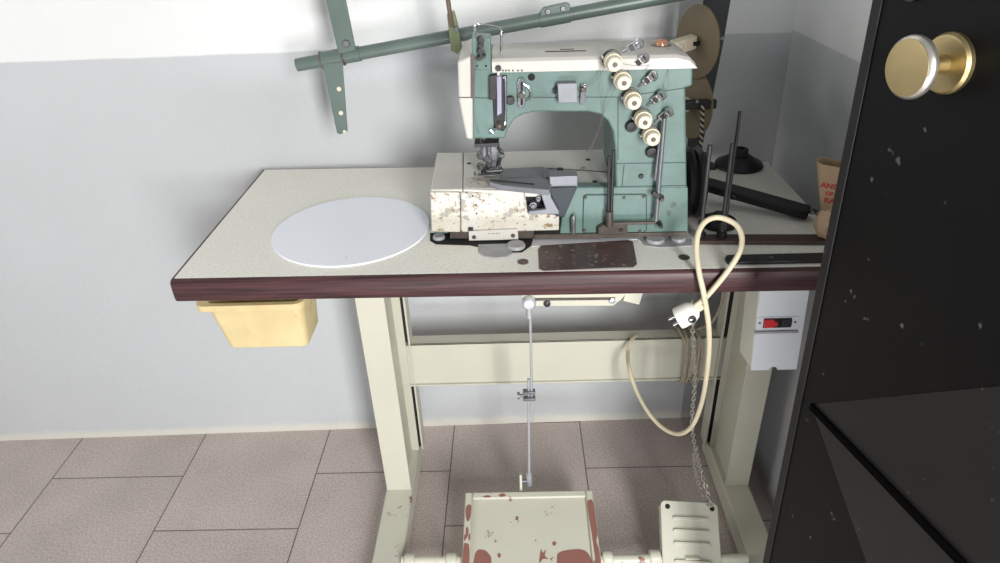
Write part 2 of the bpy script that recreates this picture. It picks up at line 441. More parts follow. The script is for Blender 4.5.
def rim(bm):
    box(bm, -.139, -.122, -.13, .152, .004, .012); box(bm, .122, .139, -.13, .152, .004, .012)
    box(bm, -.122, .122, .136, .152, .004, .012)
pedal_part('raised_rim', 'cream_worn', rim, pl, .003)


def patch(pts, z):
    def f(bm): slab(bm, smooth2(pts), z, z + .0004)
    return f


def smooth2(pts):
    q = [(p[0], p[1], 0) for p in pts]; q = q[-1:] + q + q[:2]
    s = smoothline(q, 5); return [(v.x, v.y) for v in s[5:-6]]
for k, (pts, z) in enumerate((
        ([(-.116, .00), (-.110, .022), (-.098, .024), (-.088, .018), (-.080, .0), (-.09, -.05), (-.115, -.05)], .004),
        ([(.052, .005), (.058, .016), (.078, .021), (.103, .021), (.117, .010), (.12, -.02), (.09, -.06), (.054, -.04)], .004),
        ([(.123, .115), (.127, .127), (.136, .123), (.1375, .08), (.138, .05), (.134, .035), (.1375, .01), (.137, -.05), (.129, -.02), (.126, .05)], .0121),
        ([(-.136, .112), (-.130, .122), (-.124, .117), (-.125, .095), (-.128, .085), (-.131, .083), (-.134, .09)], .0121), ([(-.137, .028), (-.131, .034), (-.126, .03), (-.124, .0), (-.126, -.04), (-.137, -.04)], .0121), ([(-.134, .066), (-.130, .070), (-.128, .06), (-.131, .045), (-.133, .05)], .0121), ([(-.128, .052), (-.125, .056), (-.124, .045), (-.127, .04)], .0121), ([(-.10, .140), (-.09, .143), (-.082, .140), (-.09, .138)], .0121), ([(-.066, .142), (-.058, .147), (-.05, .143), (-.058, .139)], .0121), ([(-.137, .05), (-.134, .054), (-.133, .044), (-.136, .04)], .0121),
        ([(.044, .036), (.049, .040), (.053, .035), (.047, .030)], .004), ([(.018, .012), (.021, .024), (.024, .016), (.031, .022), (.028, .010), (.034, .002), (.024, .003), (.016, -.006)], .004),
        ([(-.068, .012), (-.065, .017), (-.061, .012), (-.065, .006)], .004))):
    pedal_part('worn_patch', 'primer', patch(pts, z), pl, 0)
bm = B()   # lug that carries the rod
bar(bm, (-.005, 1.058, .080), (-.005, 1.082, .125), .022, .006, (1, 0, 0)); obj('lug', bm, 'cream', trd, bevel=.002)
bm = B(); cyl(bm, (-.003, 1.078, .105), (.014, 1.078, .105), .004); obj('pin', bm, 'steel', trd)

rod = thing('pitman_rod', 'thin steel pull rod rising from the wide treadle to the lever under the table', 'rod', (.013, 1.078, .105))
top, bot = Vector((.0165, 1.0, .612)), Vector((.0135, 1.078, .100))
mid = bot.lerp(top, .545)
bm = B(); cyl(bm, bot, mid.lerp(top, .22), .0027); obj('lower_rod', bm, 'satin', rod)
bm = B(); cyl(bm, mid.lerp(bot, .25) + Vector((.007, -.002, 0)), top + Vector((.0035, -.002, 0)), .0024); obj('upper_rod', bm, 'satin', rod)
cl = mid + Vector((.003, -.001, .01))
for dz in (-.008, .008):
    bm = B(); obox(bm, cl + Vector((-.002, -.004, dz)), (1, 0, 0), (0, 1, 0), (0, 0, 1), .024, .012, .006); obj('clamp', bm, 'steel', rod, bevel=.001)
bm = B(); lathe(bm, cl + Vector((-.012, -.005, 0)), (-1, 0, 0), [(0, .003), (.008, .003), (.0082, .007), (.013, .007)], 14); obj('thumb_screw', bm, 'steel', rod)
bm = B(); lathe(bm, top + Vector((.002, -.008, .008)), (0, 1, 0), [(0, .009), (.003, .012), (.010, .012), (.012, .009)], 22); cyl(bm, top + Vector((.002, -.002, .002)), top + Vector((.002, -.002, -.022)), .006, .005)
obj('ball_joint', bm, 'satin', rod)
bm = B(); cyl(bm, bot + Vector((0, 0, .028)), bot + Vector((0, 0, -.006)), .0062, .007); obj('lower_joint', bm, 'satin', rod)

lev = thing('motor_lever', 'cream slotted steel lever hanging under the table front', 'lever', (.1, 1.0, .6))
bm = B(); y = 1.004
q = [Py(u, v, y) for u, v in [(521.5, 298), (524, 302), (530, 306.5), (613, 306), (621, 300), (630, 290), (630, 282), (524, 284)]]
prism(bm, q, y, y + .006); lv = obj('lever_plate', bm, 'cream', lev, bevel=.001)
bm = B(); a, b = Py(524, 299.5, y - .001), Py(615, 298.5, y - .001); bar(bm, a, b, .004, .003); obj('slot', bm, 'oily', lev)
for u, v in ((612, 300), (547, 303)):
    bm = B(); lathe(bm, Py(u, v, y), (0, -1, 0), [(-.001, .006), (.004, .006), (.005, .0045)], 6 if u > 600 else 16); obj('bolt', bm, 'satin' if u > 600 else 'darksteel', lev)
bm = B(); bar(bm, (.195, 1.007, .61), (.225, 1.03, TB), .03, .006, (0, 1, 0)); box(bm, .19, .26, 1.0, 1.05, TB - .005, TB); obj('hanger', bm, 'cream', lev, bevel=.001)

sp_ = thing('lifter_pedal', 'small ribbed cream foot pedal tilted up at the right end of the axle', 'pedal', (.33, .9, 0))
t2 = Matrix.Translation((.333, .909, .072)) @ Matrix.Rotation(math.radians(36), 4, 'X') @ Matrix.Rotation(math.radians(-4), 4, 'Z')
fp = pedal_part('pedal_plate', 'cream', lambda bm: slab(bm, roundrect(-.058, .058, -.10, .100, .010), 0, .004), sp_, .0015, t2)
pedal_part('skirt', 'cream_worn', lambda bm: box(bm, -.058, -.054, -.095, .090, -.022, 0), fp, .001, t2)
pedal_part('skirt', 'cream_worn', lambda bm: box(bm, .054, .058, -.095, .090, -.022, 0), fp, .001, t2)
for k, yy in enumerate((.066, .042, .018, -.016, -.044)):
    pedal_part('grip_rib', 'cream', lambda bm: slab(bm, roundrect(-.035, .038, yy - .0035, yy + .0035, .0034), .003, .0085), fp, .002, t2)
for x in (-.044, .046):
    pedal_part('chain_hole', 'void', lambda bm: lathe(bm, (x, .088, .0035), (0, 0, 1), [(0, .0052), (.001, .0052)], 16), fp, 0, t2)
bm = B(); cyl(bm, (.333, .908, .058), (.333, .909, .072), .010); box(bm, .318, .348, .895, .922, .05, .074); obj('pedal_socket', bm, 'cream', sp_, bevel=.002)

# pull chain: linked rings, two strands twisted low down
ch = B(); hole = t2 @ Vector((.046, .088, .008)); ctop = Py(692, 300, 1.02)


def ring(bm, c, t, n, ln, w, r):
    t = Vector(t).normalized(); n = Vector(n); n = (n - t * n.dot(t)).normalized(); pts = []
    for k in range(10):
        a = 2 * PI * k / 10; pts.append(c + t * (ln / 2 * math.cos(a)) + n * (w / 2 * math.sin(a)))
    tube(bm, pts + pts[:1], r, 5, 0)


def chain(bm, P, ln=.0105, w=.007, r=.0013):
    P = smoothline(P, 24); d = 0; k = 0
    for a, b in zip(P, P[1:]):
        d += (b - a).length
        if d >= ln * .72:
            d = 0; k += 1; t = (b - a).normalized(); ring(bm, b, t, (1, .2, 0) if k % 2 else (0, 1, .2), ln, w, r)
chain(ch, [hole, Py(703, 478, 1.01), Py(695, 447, 1.01), Py(692, 420, 1.015), Py(695, 380, 1.02), Py(693, 340, 1.02), ctop])
chain(ch, [hole + Vector((-.004, 0, 0)), Py(700, 488, 1.013), Py(694, 460, 1.013), Py(697, 447, 1.005)])
tag(obj('pull_chain', ch, 'chain', None), 'thin steel pull chain hanging down to the small ribbed pedal', 'chain')

# ---------------------------------------------------------------- yellow bin under the left end
bn = thing('plastic_bin', 'yellowed plastic drawer bin hanging under the left end of the table', 'bin', (-.43, 1.0, .6))
yb0, yb1 = .915, 1.01
bm = B()
topz, botz = .684, .596
outer_t = roundrect(-.502, -.344, yb0, yb1, .014); outer_b = roundrect(-.483, -.350, yb0 + .004, yb1 - .01, .012)
inner_t = roundrect(-.499, -.347, yb0 + .003, yb1 - .003, .012); inner_b = roundrect(-.480, -.353, yb0 + .007, yb1 - .013, .010)
rings = [[bm.verts.new((p[0], p[1], z)) for p in R] for R, z in ((outer_b, botz), (outer_t, topz), (inner_t, topz), (inner_b, botz + .003))]
n = len(outer_t)
for a, b in zip(rings, rings[1:]):
    for i in range(n): bm.faces.new((a[i], a[(i + 1) % n], b[(i + 1) % n], b[i]))
bm.faces.new(rings[0][::-1]); bm.faces.new(rings[-1])
obj('bin_body', bm, 'bin', bn, bevel=.002)
bm = B(); o1 = roundrect(-.516, -.341, yb0 - .006, yb1 + .004, .016); i1 = roundrect(-.499, -.347, yb0 + .003, yb1 - .003, .012)
rr = [[bm.verts.new((p[0], p[1], z)) for p in R] for R, z in ((i1, topz + .001), (o1, topz + .001), (o1, topz - .010), (roundrect(-.513, -.342, yb0 - .003, yb1 + .001, .014), topz - .010), (roundrect(-.502, -.344, yb0, yb1, .014), topz - .003))]
for a, b in zip(rr, rr[1:]):
    for i in range(n): bm.faces.new((a[i], a[(i + 1) % n], b[(i + 1) % n], b[i]))
obj('bin_rim', bm, 'bin', bn, bevel=.0015)
bm = B(); prism(bm, [(-.352, TB), (-.330, TB), (-.338, .645), (-.346, .638), (-.354, .642), (-.358, .69)], 1.03, 1.16)
obj('slide_rail', bm, 'bin', bn, bevel=.002)
bm = B(); box(bm, -.336, -.331, .955, 1.0, TB - .012, TB); obj('rail_clip', bm, 'darksteel', bn)

# ---------------------------------------------------------------- switch box under the right end
sw = thing('switch_box', 'pale grey motor switch box with red and black buttons under the table', 'switch', (.42, .95, .6))
sm = Matrix.Translation((.4230, .925, .604)) @ Matrix.Rotation(math.radians(-9), 4, 'X')


def swp(name, m, f, parent, bevel=.001):
    bm = B(); f(bm)
    for v in bm.verts: v.co = sm @ v.co
    return obj(name, bm, m, parent, bevel=bevel)


def swface(bm):
    pts = []
    for x, z in ((-.038, -.076), (-.008, -.076)): pts.append((x, z))
    for k in range(7): a = PI - PI * k / 6; pts.append((-.001 + .007 * math.cos(a), -.076 + .006 * math.sin(a)))
    pts += [(.038, -.076), (.041, .078), (.012, .078)]
    for k in range(7): a = -PI * k / 6; pts.append((.004 + .008 * math.cos(a), .078 + .009 * math.sin(a)))
    pts += [(-.036, .078)]
    prism(bm, pts, 0, .0015)
swp('front_cover', 'switch', swface, sw, .0005)


def swside(bm):
    box(bm, -.0385, .0385, .0016, .062, -.072, .078)
swp('casing', 'switchside', swside, sw, .002)
swp('button_frame', 'switch', lambda bm: prism(bm, [(-.038, -.002), (.030, -.002), (.030, .022), (-.038, .022)], -.002, 0), sw, .0008)
swp('ledge', 'tray', lambda bm: box(bm, -.040, .030, -.006, 0, -.006, -.002), sw, .0006)
swp('button_slot', 'void', lambda bm: box(bm, -.027, .018, -.0024, -.001, .003, .020), sw, 0)
swp('stop_button', 'red', lambda bm: (box(bm, -.0265, -.011, -.008, -.002, .005, .019), box(bm, -.012, -.004, -.005, -.002, .006, .014)), sw, .002)['label'] = 'red button'
swp('start_button', 'black', lambda bm: box(bm, .001, .0175, -.007, -.002, .005, .019), sw, .002)['label'] = 'black button'
for x in (-.033, .024): swp('screw', 'steel', lambda bm: lathe(bm, (x, -.002, .012), (0, -1, 0), [(0, .0022), (.001, .0018)], 12), sw, 0)
swp('cable_gland', 'black', lambda bm: lathe(bm, (.004, -.001, .080), (0, 1, 0), [(0, .009), (.02, .009)], 20), sw, 0)
bm = B(); box(bm, .385, .455, .935, .99, .672, TB); obj('mount_block', bm, 'switchside', sw)

# ---------------------------------------------------------------- power lead with plug
pc = thing('power_cord', 'cream power lead looped over the table edge with a white plug', 'cable', (.3, .9, .6))
pp = [Py(694, 307, .862), Py(704, 299, .862), Py(714, 288, .862), Py(727, 272, .866), Py(738, 255, .876), Py(742, 240, .890), Py(738, 227, .902), Py(728, 220, .912), Py(716, 217.5, .918),
      Py(705, 222, .912), Py(698, 234, .90), Py(696.5, 252, .884), Py(699, 272, .866), Py(704, 295, .856), Py(708.5, 325, .862), Py(709, 350, .88), Py(706, 380, .905), Py(701, 405, .93), Py(692, 426, .955), Py(679, 434, .985), Py(663, 428, 1.02),
      Py(648, 412, 1.06), Py(636, 390, 1.11), Py(629, 368, 1.15), Py(628, 352, 1.2), Py(631, 341, 1.222), Py(636, 336, 1.245), Py(640, 338, 1.265)]
bm = B(); tube(bm, pp, .0041, 12, 6); obj('cable', bm, 'cable', pc)
c = Py(687, 314, .862)
ax = (Py(676, 318, .862) - Py(697, 307, .862)).normalized(); up = Vector((0, -1, 0)); sd = ax.cross(up)
bm = B(); lathe(bm, c - ax * .018, ax, [(0, .006), (.004, .013), (.012, .0175), (.030, .0185), (.034, .0175), (.0345, .014)], 24)
for v in bm.verts:
    d = v.co - c; k = d.dot(sd); v.co -= sd * k * .12
pg = obj('plug', bm, 'plug', pc, bevel=.001)
for s in (-1, 1):
    bm = B(); cyl(bm, c + ax * .016 + up * .007 * s * .6 + sd * .0095 * s, c + ax * .027 + up * .007 * s * .6 + sd * .0095 * s, .0022); obj('pin', bm, 'chrome', pg)
bm = B(); lathe(bm, c + up * .0165 - ax * .004, up, [(0, .006), (.0028, .006), (.003, .0042), (.001, .004)], 16); obj('screw_well', bm, 'darksteel', pg)
bm = B(); cyl(bm, c - ax * .030, c - ax * .016, .0052, .0062); obj('strain_relief', bm, 'cable', pg)

# cord wound round the beam
cc = B(); pts = []
for k in range(6 * 14 + 1):
    a = 2 * PI * k / 14; w = k / 14
    s_, c_ = math.sin(a), math.cos(a)
    x = .352 + w * .0075 + .006 * math.sin(w * 5) + .006 * s_
    yy = 1.251 - math.copysign(abs(s_) ** .5, s_) * .030; zz = .312 + math.copysign(abs(c_) ** .6, c_) * .067
    pts.append((x, yy, zz))
tube(cc, pts, .0033, 8, 2)
tube(cc, [pts[-1], (.410, 1.20, .44), (.412, 1.17, .55), (.39, 1.17, TB)], .0028, 8, 6)
tag(obj('wound_cord', cc, 'cord', None), 'thin grey cord wound several turns round the cross beam at its right', 'cord')

# ---------------------------------------------------------------- white disc
bm = B(); P1, P2, P3, P4 = Pz(270, 240, T), Pz(430, 222, T), Pz(348, 199, T), Pz(345, 268, T)
cx_, cy_ = (P1.x + P2.x) / 2 - .000, (P3.y + P4.y) / 2
lathe(bm, (cx_, cy_, T + .0004), (0, 0, 1), [(0, .1325), (.0026, .1325), (.003, .132)], 96)
tag(obj('white_disc', bm, 'disc', None, smooth=30), 'thin round white board lying flat on the table left of the sewing machine', 'disc')

# ================================================================ the sewing machine
mc = thing('sewing_machine', 'old green and ivory industrial sewing machine standing on the table', 'sewing machine', (.06, 1.08, T))
YF = .985
SK = .055


def Q(lst, y=YF):     # a polygon on the machine's front plane, kept clear of the table top
    P = [Py(u, v, y) for u, v in lst]
    for p in P: p.z = max(p.z, T + .0017)
    return P


# casting: arm and column in one
armp = Q([(472, 66), (472, 139), (505, 138.5), (508, 129), (514, 120), (523, 114.5), (535, 112), (588, 112), (600, 114.5), (608, 121), (613, 132), (615, 150), (616, 190), (687, 190), (685.5, 88), (692.5, 86), (693, 66)])
bm = B(); prism(bm, armp, YF, 1.13); arm = obj('arm', bm, 'green', mc, bevel=.003, seg=3)
bedp = Q([(562, 217), (576, 187), (688, 187), (688, 236), (559, 238)])
ZB = Py(605, 190, YF).z
bm = B(); _l, _r = Py(430.5, 200, YF).x, Py(687.5, 200, YF).x; prism(bm, [(_l, ZB - .003), (_r, ZB - .003), (_r, T + .004), (_l, T + .004)], YF + .012, 1.172); obj('bed', bm, 'green', mc, bevel=.002)
bm = B(); prism(bm, bedp, YF - .001, YF + .02); bf = obj('bed_front', bm, 'green', mc, bevel=.002)
# seams on arm and column
for pts in ([(473, 97.5), (497, 98.5)], [(527, 97.5), (617, 97)], [(618, 97), (685.5, 88)], [(618, 97), (618, 160)], [(616, 163.5), (686.5, 162.5)], [(624, 165), (622, 186)], [(617, 186.5), (687, 185.5)]):
    a, b = Q(pts); bm = B(); bar(bm, a, b, .0012, .0012); obj('seam', bm, 'green_dark', arm)
# ivory top cover
zc0 = Py(600, 69.5, YF).z; zc1 = Py(600, 56, YF).z
xl, xr = Py(492, 69, YF - .004).x, Py(697.5, 67, YF - .004).x
bm = B(); y0, y1 = YF - .006, 1.108
prof = [(y0, zc0), (y0 + .001, zc1 - .004), (y0 + .006, zc1), (y0 + .05, zc1 + .001), (y1 - .012, zc1 - .002), (y1, zc1 - .008), (y1, zc0)]
xs = [xl, xl + (xr - xl) * .5, xr - .030, xr - .012, xr - .003, xr]; sh = [0, 0, 0, .004, .012, .020]
rg = [[bm.verts.new((x, y + (.2 - x) * SK, max(z - (s if z > zc0 + .003 else 0), zc0))) for y, z in prof] for x, s in zip(xs, sh)]
for a, b in zip(rg, rg[1:]):
    for i in range(len(prof)): bm.faces.new((a[i], a[(i + 1) % 7], b[(i + 1) % 7], b[i]))
bm.faces.new(rg[0][::-1]); bm.faces.new(rg[-1])
tc_ = obj('top_cover', bm, 'white', mc, bevel=.0015)
# small black marks and slots along the cover
for u0, u1, v in ((545, 568, 51.5), (568, 586, 51), (560, 574, 49.5)):
    a, b = Pz(u0, v, zc1 + .0012), Pz(u1, v - .4, zc1 + .0012); bm = B(); bar(bm, a, b, .0015, .0012, (0, 0, 1)); obj('slot', bm, 'darksteel', tc_)
for u in (503, 506, 509, 513, 518, 522): screw('screw', Py(u, 70.6, YF - .0065), (0, -1, 0), .0012, .001, 'darksteel', tc_)
# oil sight on top
p = Pz(661, 46.5, zc1 - .001)
bm = B(); lathe(bm, p, (0, 0, 1), [(-.001, .015), (.002, .015), (.0025, .012)], 28); og = obj('oil_sight', bm, 'steel', tc_)
bm = B(); lathe(bm, p, (0, 0, 1), [(.002, .010), (.006, .0098), (.0095, .008), (.011, .004), (.0113, .001)], 24); obj('dome', bm, 'amber', og)
# ivory face cover at left end
fp = Q([(457.5, 62), (472.5, 55), (473, 140), (466.5, 139), (461, 112), (458.5, 97)], YF - .002)
bm = B(); prism(bm, fp, YF - .002, 1.12); fcov = obj('face_cover', bm, 'white', mc, bevel=.003, seg=3)
a, b = Q([(458.5, 97.5), (473, 97.5)], YF - .0025); bm = B(); bar(bm, a, b, .0012, .001); obj('seam', bm, 'oily', fcov)
a, b = Q([(472.6, 54), (472.8, 98)], YF - .0035); bm = B(); bar(bm, a, b, .0045, .004); obj('rust_edge', bm, 'oily', fcov)
# green head post with eyelets
bm = B(); prism(bm, Q([(471.5, 37), (490.5, 38), (491, 70), (472.5, 70)], YF - .004), YF - .004, YF + .030); hp = obj('head_plate', bm, 'green', mc, bevel=.0015)
for u in (477, 486): screw('screw', Py(u, 66, YF - .004), (0, -1, 0), .0015, .001, 'void', hp)
c0 = Py(481, 50, YF - .006)
for u, v, r, h in ((481, 39, .0055, .008), (481, 44, .004, .014), (481, 50, .0055, .01), (479, 57, .0035, .014), (484, 55, .003, .012)):
    bm = B(); lathe(bm, Py(u, v, YF - .004), (0, -1, 0), [(-.002, r), (h * .5, r), (h * .55, r * .7), (h, r * .75)], 14); obj('eyelet', bm, 'darksteel', hp)
bm = B(); bar(bm, Py(481, 36, YF - .012), Py(481, 60, YF - .012), .004, .003); obj('guide_bar', bm, 'darksteel', hp)
bm = B(); yw = YF + .008
tube(bm, [Py(475, 62, yw), Py(475, 45, yw), Py(475, 30, yw), Py(475.5, 25.5, yw), Py(479, 24, yw), Py(490, 26, yw + .006), Py(498, 28, yw + .012), Py(501, 30, yw + .015), Py(501.3, 36, yw + .015), Py(501, 56, yw + .015)], .0017, 10, 5)
obj('wire_guard', bm, 'chrome', mc)
# take-up slide on the head
bm = B(); prism(bm, Q([(492, 76), (507, 75), (506.5, 127), (503, 131), (494, 128)]), YF - .003, YF); sl = obj('slide_back', bm, 'black', mc, bevel=.001)
bm = B(); prism(bm, Q([(489.5, 75), (496.5, 74), (496.5, 99), (489.5, 99)], YF - .005), YF - .010, YF); obj('slide_block', bm, 'darksteel', sl, bevel=.001)
bm = B(); prism(bm, Q([(496.5, 76), (501.5, 76), (502, 113), (497, 116)], YF - .010), YF - .012, YF - .002); obj('slide_bar', bm, 'lilac', sl, bevel=.001)
bm = B(); tube(bm, Q([(503, 78), (505.5, 80), (505.5, 120), (504, 125)], YF - .006), .0016, 8, 3); obj('slide_rail', bm, 'chrome', sl)
bm = B(); lathe(bm, Py(498.5, 67, YF), (0, -1, 0), [(0, .004), (.006, .004), (.009, .0042), (.012, .003)], 16); obj('knob', bm, 'darksteel', sl)
bm = B(); bar(bm, Py(498.5, 70, YF - .006), Py(498.5, 78, YF - .006), .004, .003); obj('stem', bm, 'white', sl)
bm = B(); lathe(bm, Py(499, 125, YF), (0, -1, 0), [(0, .006), (.005, .006), (.006, .0045), (.011, .0045), (.012, .003)], 18); obj('pivot', bm, 'oily', sl)
bm = B(); tube(bm, Q([(497, 128), (493, 131), (490, 134)], YF - .009), .0013, 8, 3); tube(bm, Q([(490, 130), (493, 133)], YF - .009), .0011, 8, 2); obj('wire_hook', bm, 'chrome', sl)
bm = B(); lathe(bm, Py(510.5, 99.5, YF), (0, -1, 0), [(-.001, .0062), (.007, .0062), (.008, .005)], 20); obj('black_stud', bm, 'darksteel', mc)
# chrome thread plate
bm = B(); prism(bm, [(p.x, p.z) for p in Q([(520, 78), (524, 78), (525.5, 82), (525.5, 104), (523, 108), (519.5, 108), (517.5, 104), (517.5, 83)], YF - .004)], YF - .005, YF - .001); gp = obj('thread_plate', bm, 'chrome', mc, bevel=.0008)
for v0, v1 in ((82, 91), (99, 105)):
    bm = B(); bar(bm, Py(521.7, v0, YF - .0055), Py(521.7, v1, YF - .0055), .003, .001); obj('slot', bm, 'void', gp)
screw('screw', Py(521.5, 95, YF - .005), (0, -1, 0), .0045, .004, 'oily', gp)
bm = B(); tube(bm, Q([(524, 84), (529, 88), (531, 94), (529, 100), (525, 102)], YF - .006), .0009, 8, 4); obj('wire_loop', bm, 'chrome', gp)
bm = B(); lathe(bm, Py(531.5, 77, YF), (0, -1, 0), [(-.001, .0052), (.0008, .0052), (.001, .004)], 20); obj('hole', bm, 'void', mc)
# little tension box
bm = B(); prism(bm, Q([(557.5, 83.5), (577, 83), (577.5, 102.5), (558.5, 103)], YF - .014), YF - .015, YF); tb = obj('thread_box', bm, 'bracketsteel', mc, bevel=.0008)
bm = B(); prism(bm, Q([(581, 84), (586, 84), (586, 100), (584, 104), (580, 104), (580, 96)], YF - .004), YF - .006, YF - .001); obj('clip', bm, 'chrome', tb, bevel=.0006)
bm = B(); lathe(bm, Py(583, 89, YF - .005), (0, -1, 0), [(0, .0042), (.004, .0042), (.006, .003)], 14); obj('clip_screw', bm, 'oily', tb)
bm = B(); lathe(bm, Py(556.5, 91, YF - .006), (-1, 0, 0), [(0, .004), (.002, .005), (.004, .003)], 14); obj('side_screw', bm, 'darksteel', tb)
# five thread tensions in a diagonal row, each with its chrome guide
for k, ((u, v), (gu, gv)) in enumerate(zip([(611.5, 59), (620.5, 77), (630.5, 96.5), (641, 115.5), (649, 132)], [(631, 47), (637.5, 63), (646, 81), (654.5, 100), (662, 117)])):
    yf = YF - (.006 if k == 0 else 0); p = Py(u, v, yf)
    bm = B(); lathe(bm, p, (0, -1, 0), [(-.001, .0135), (.004, .0135), (.0045, .0115), (.006, .0115)], 28); tn = obj('thread_tension', bm, 'black', mc)
    bm = B(); lathe(bm, p, (0, -1, 0), [(.006, .0108), (.0066, .0112), (.0074, .009), (.0082, .0112), (.009, .0108)], 28); obj('tension_discs', bm, 'chrome', tn)
    bm = B(); lathe(bm, p, (0, -1, 0), [(.009, .0120), (.011, .0128), (.023, .0122), (.0235, .0108), (.034, .0096), (.0352, .0086), (.0352, .0038), (.0335, .0036)], 44, .10, .0095, .0229); obj('tension_knob', bm, 'ivoryknob', tn, smooth=25)
    bm = B(); lathe(bm, p, (0, -1, 0), [(.0330, .0033), (.0343, .0033)], 14); obj('knob_hole', bm, 'oily', tn)
    g = Py(gu, gv, yf - .004); d = (Py(gu + 9, gv - 6.5, yf - .008) - g).normalized()
    if k == 0: g = Py(gu, gv + 1, yf + .012); d = (Py(gu + 9, gv - 4, yf + .012) - g).normalized()
    bm = B(); tube(bm, [g - d * .013, g - d * .007, g + d * .002], .0024, 8, 2); gd = obj('thread_guide', bm, 'chrome', mc)
    bm = B(); obox(bm, g + d * .004, d, (0, 1, 0), d.cross(Vector((0, 1, 0))), .018, .004, .011); obj('guide_leaf', bm, 'chrome', gd, bevel=.001)
    bm = B(); lathe(bm, g + d * .009 + Vector((0, -.001, 0)), (d + Vector((0, -.6, .2))), [(0, .005), (.003, .0075), (.007, .007), (.009, .004)], 16); obj('guide_nut', bm, 'chrome', gd)
    bm = B(); obox(bm, g + d * .001 + Vector((0, -.0025, 0)), d, (0, 1, 0), d.cross(Vector((0, 1, 0))), .006, .002, .008); obj('guide_clamp', bm, 'darksteel', gd, bevel=.0005)
    q = Py(u - 9, v - 2 + k, yf); screw('pin_stud', q, (0, -1, 0), .0022, .010, 'chrome', tn)
for u, v in ((631, 125.5), (651, 151)):
    bm = B(); lathe(bm, Py(u, v, YF), (0, -1, 0), [(-.001, .0085), (.006, .0085), (.008, .007), (.0082, .0042), (.006, .004)], 24); obj('black_knob', bm, 'black', mc)
# column plates, screws
for u, v, r in ((641, 176, .004),): screw('screw', Py(u, v, YF), (0, -1, 0), r, .003, 'darksteel', arm)
bm = B(); prism(bm, [(p.x, p.z) for p in Q([(583, 195.5), (586, 194), (644, 193.5), (647, 195), (647, 230), (644, 233), (584, 233.5), (582, 231.5)], YF - .0015)], YF - .0012, YF); pr = obj('plate_seam', bm, 'green_dark', bf)  # dark seam outlining the inspection plate
bm = B(); prism(bm, [(p.x, p.z) for p in Q([(584, 197), (586.5, 195.3), (643.5, 194.8), (646, 196.5), (646, 229.5), (643.5, 232), (585, 232.5), (583, 230.5)], YF - .0015)], YF - .0022, YF); cp = obj('inspection_plate', bm, 'green', bf, bevel=.0006)
for u, v in ((585.5, 197.5), (624, 197.5), (643.5, 196.5), (584.5, 230), (640, 231), (658, 222)): screw('screw', Py(u, v, YF - .002), (0, -1, 0), .0026, .0018, 'oily', cp)
# bed covers
ZT = ZB
bm = B(); slab(bm, [Py(430.5, 190, YF), Pz(437, 154, ZT), Pz(463, 154, ZT), Pz(462.5, 191, ZT)], ZT - .012, ZT + .003); obj('bed_end_plate', bm, 'bedplate', mc, bevel=.002)
bm = B(); slab(bm, [Pz(463.4, 191, ZT), Pz(463.8, 154, ZT), Pz(490, 153, ZT), Pz(524, 193, ZT)], ZT - .012, ZT + .003); np_ = obj('needle_plate', bm, 'bedplate', mc, bevel=.0015)
bm = B(); slab(bm, [Pz(465, 190, ZT), Pz(466, 180, ZT), Pz(486, 178, ZT), Pz(510, 186, ZT), Pz(520, 191, ZT)], ZT + .002, ZT + .0036); obj('worn_plate', bm, 'white_chip', np_, bevel=.0005)
bm = B(); slab(bm, [Pz(491, 170, ZT), Pz(490.4, 153, ZT), Pz(603, 150.5, ZT), Pz(613, 187, ZT), Pz(576, 188, ZT), Pz(545, 190, ZT), Pz(520, 190, ZT)], ZT - .012, ZT + .0025); bp_ = obj('bed_top_plate', bm, 'bedplate', mc, bevel=.0015)
for u, v in ((588, 159.5), (595, 181.5), (469, 163.5)): screw('screw', Pz(u, v, ZT + .003), (0, 0, 1), .004, .001, 'darksteel', bp_)
a, b = Pz(545, 168, ZT + .003), Pz(609, 172, ZT + .003); bm = B(); bar(bm, a, b, .0015, .001, (0, 0, 1)); obj('seam', bm, 'oily', bp_)
# front cover with chipped paint
bm = B(); prism(bm, Q([(430.3, 191.5), (460.2, 192), (460.5, 232), (431.5, 231.5)], YF - .002), YF - .004, YF + .012); fc1 = obj('left_front_cover', bm, 'white_chip', mc, bevel=.002)
bm = B(); prism(bm, Q([(460.8, 192), (525, 193), (527.5, 212), (559, 215), (559, 230), (461, 232)], YF - .002), YF - .004, YF + .012); fc = obj('front_cover', bm, 'white_chip', mc, bevel=.002)
for u, v in ((473, 196), (476, 205), (476.5, 213.5)): screw('hole', Py(u, v, YF - .004), (0, -1, 0), .0014, .0008, 'void', fc)
bm = B(); prism(bm, Q([(468.5, 231), (517.5, 229), (518.5, 239.5), (469, 241.5)], YF - .008), YF - .009, YF - .004); lb = obj('name_plate', bm, 'white', mc, bevel=.0008)
for u, v in ((474, 237), (513, 235.5)): screw('screw', Py(u, v, YF - .009), (0, -1, 0), .0034, .002, 'oily', lb)
for k in range(5):
    a = Py(488 + k * 2.6, 233.2 + (k % 2) * .5, YF - .0092); bm = B(); bar(bm, a, a + Vector((.002, 0, (.001 if k % 2 else -.0008))), .0012, .0006); obj('worn_print', bm, 'paint_mark', lb)
bm = B(); prism(bm, Q([(468.5, 228), (473, 228), (473, 231.5), (468.5, 231.5)], YF - .008), YF - .008, YF - .004); obj('tab', bm, 'darksteel', lb)
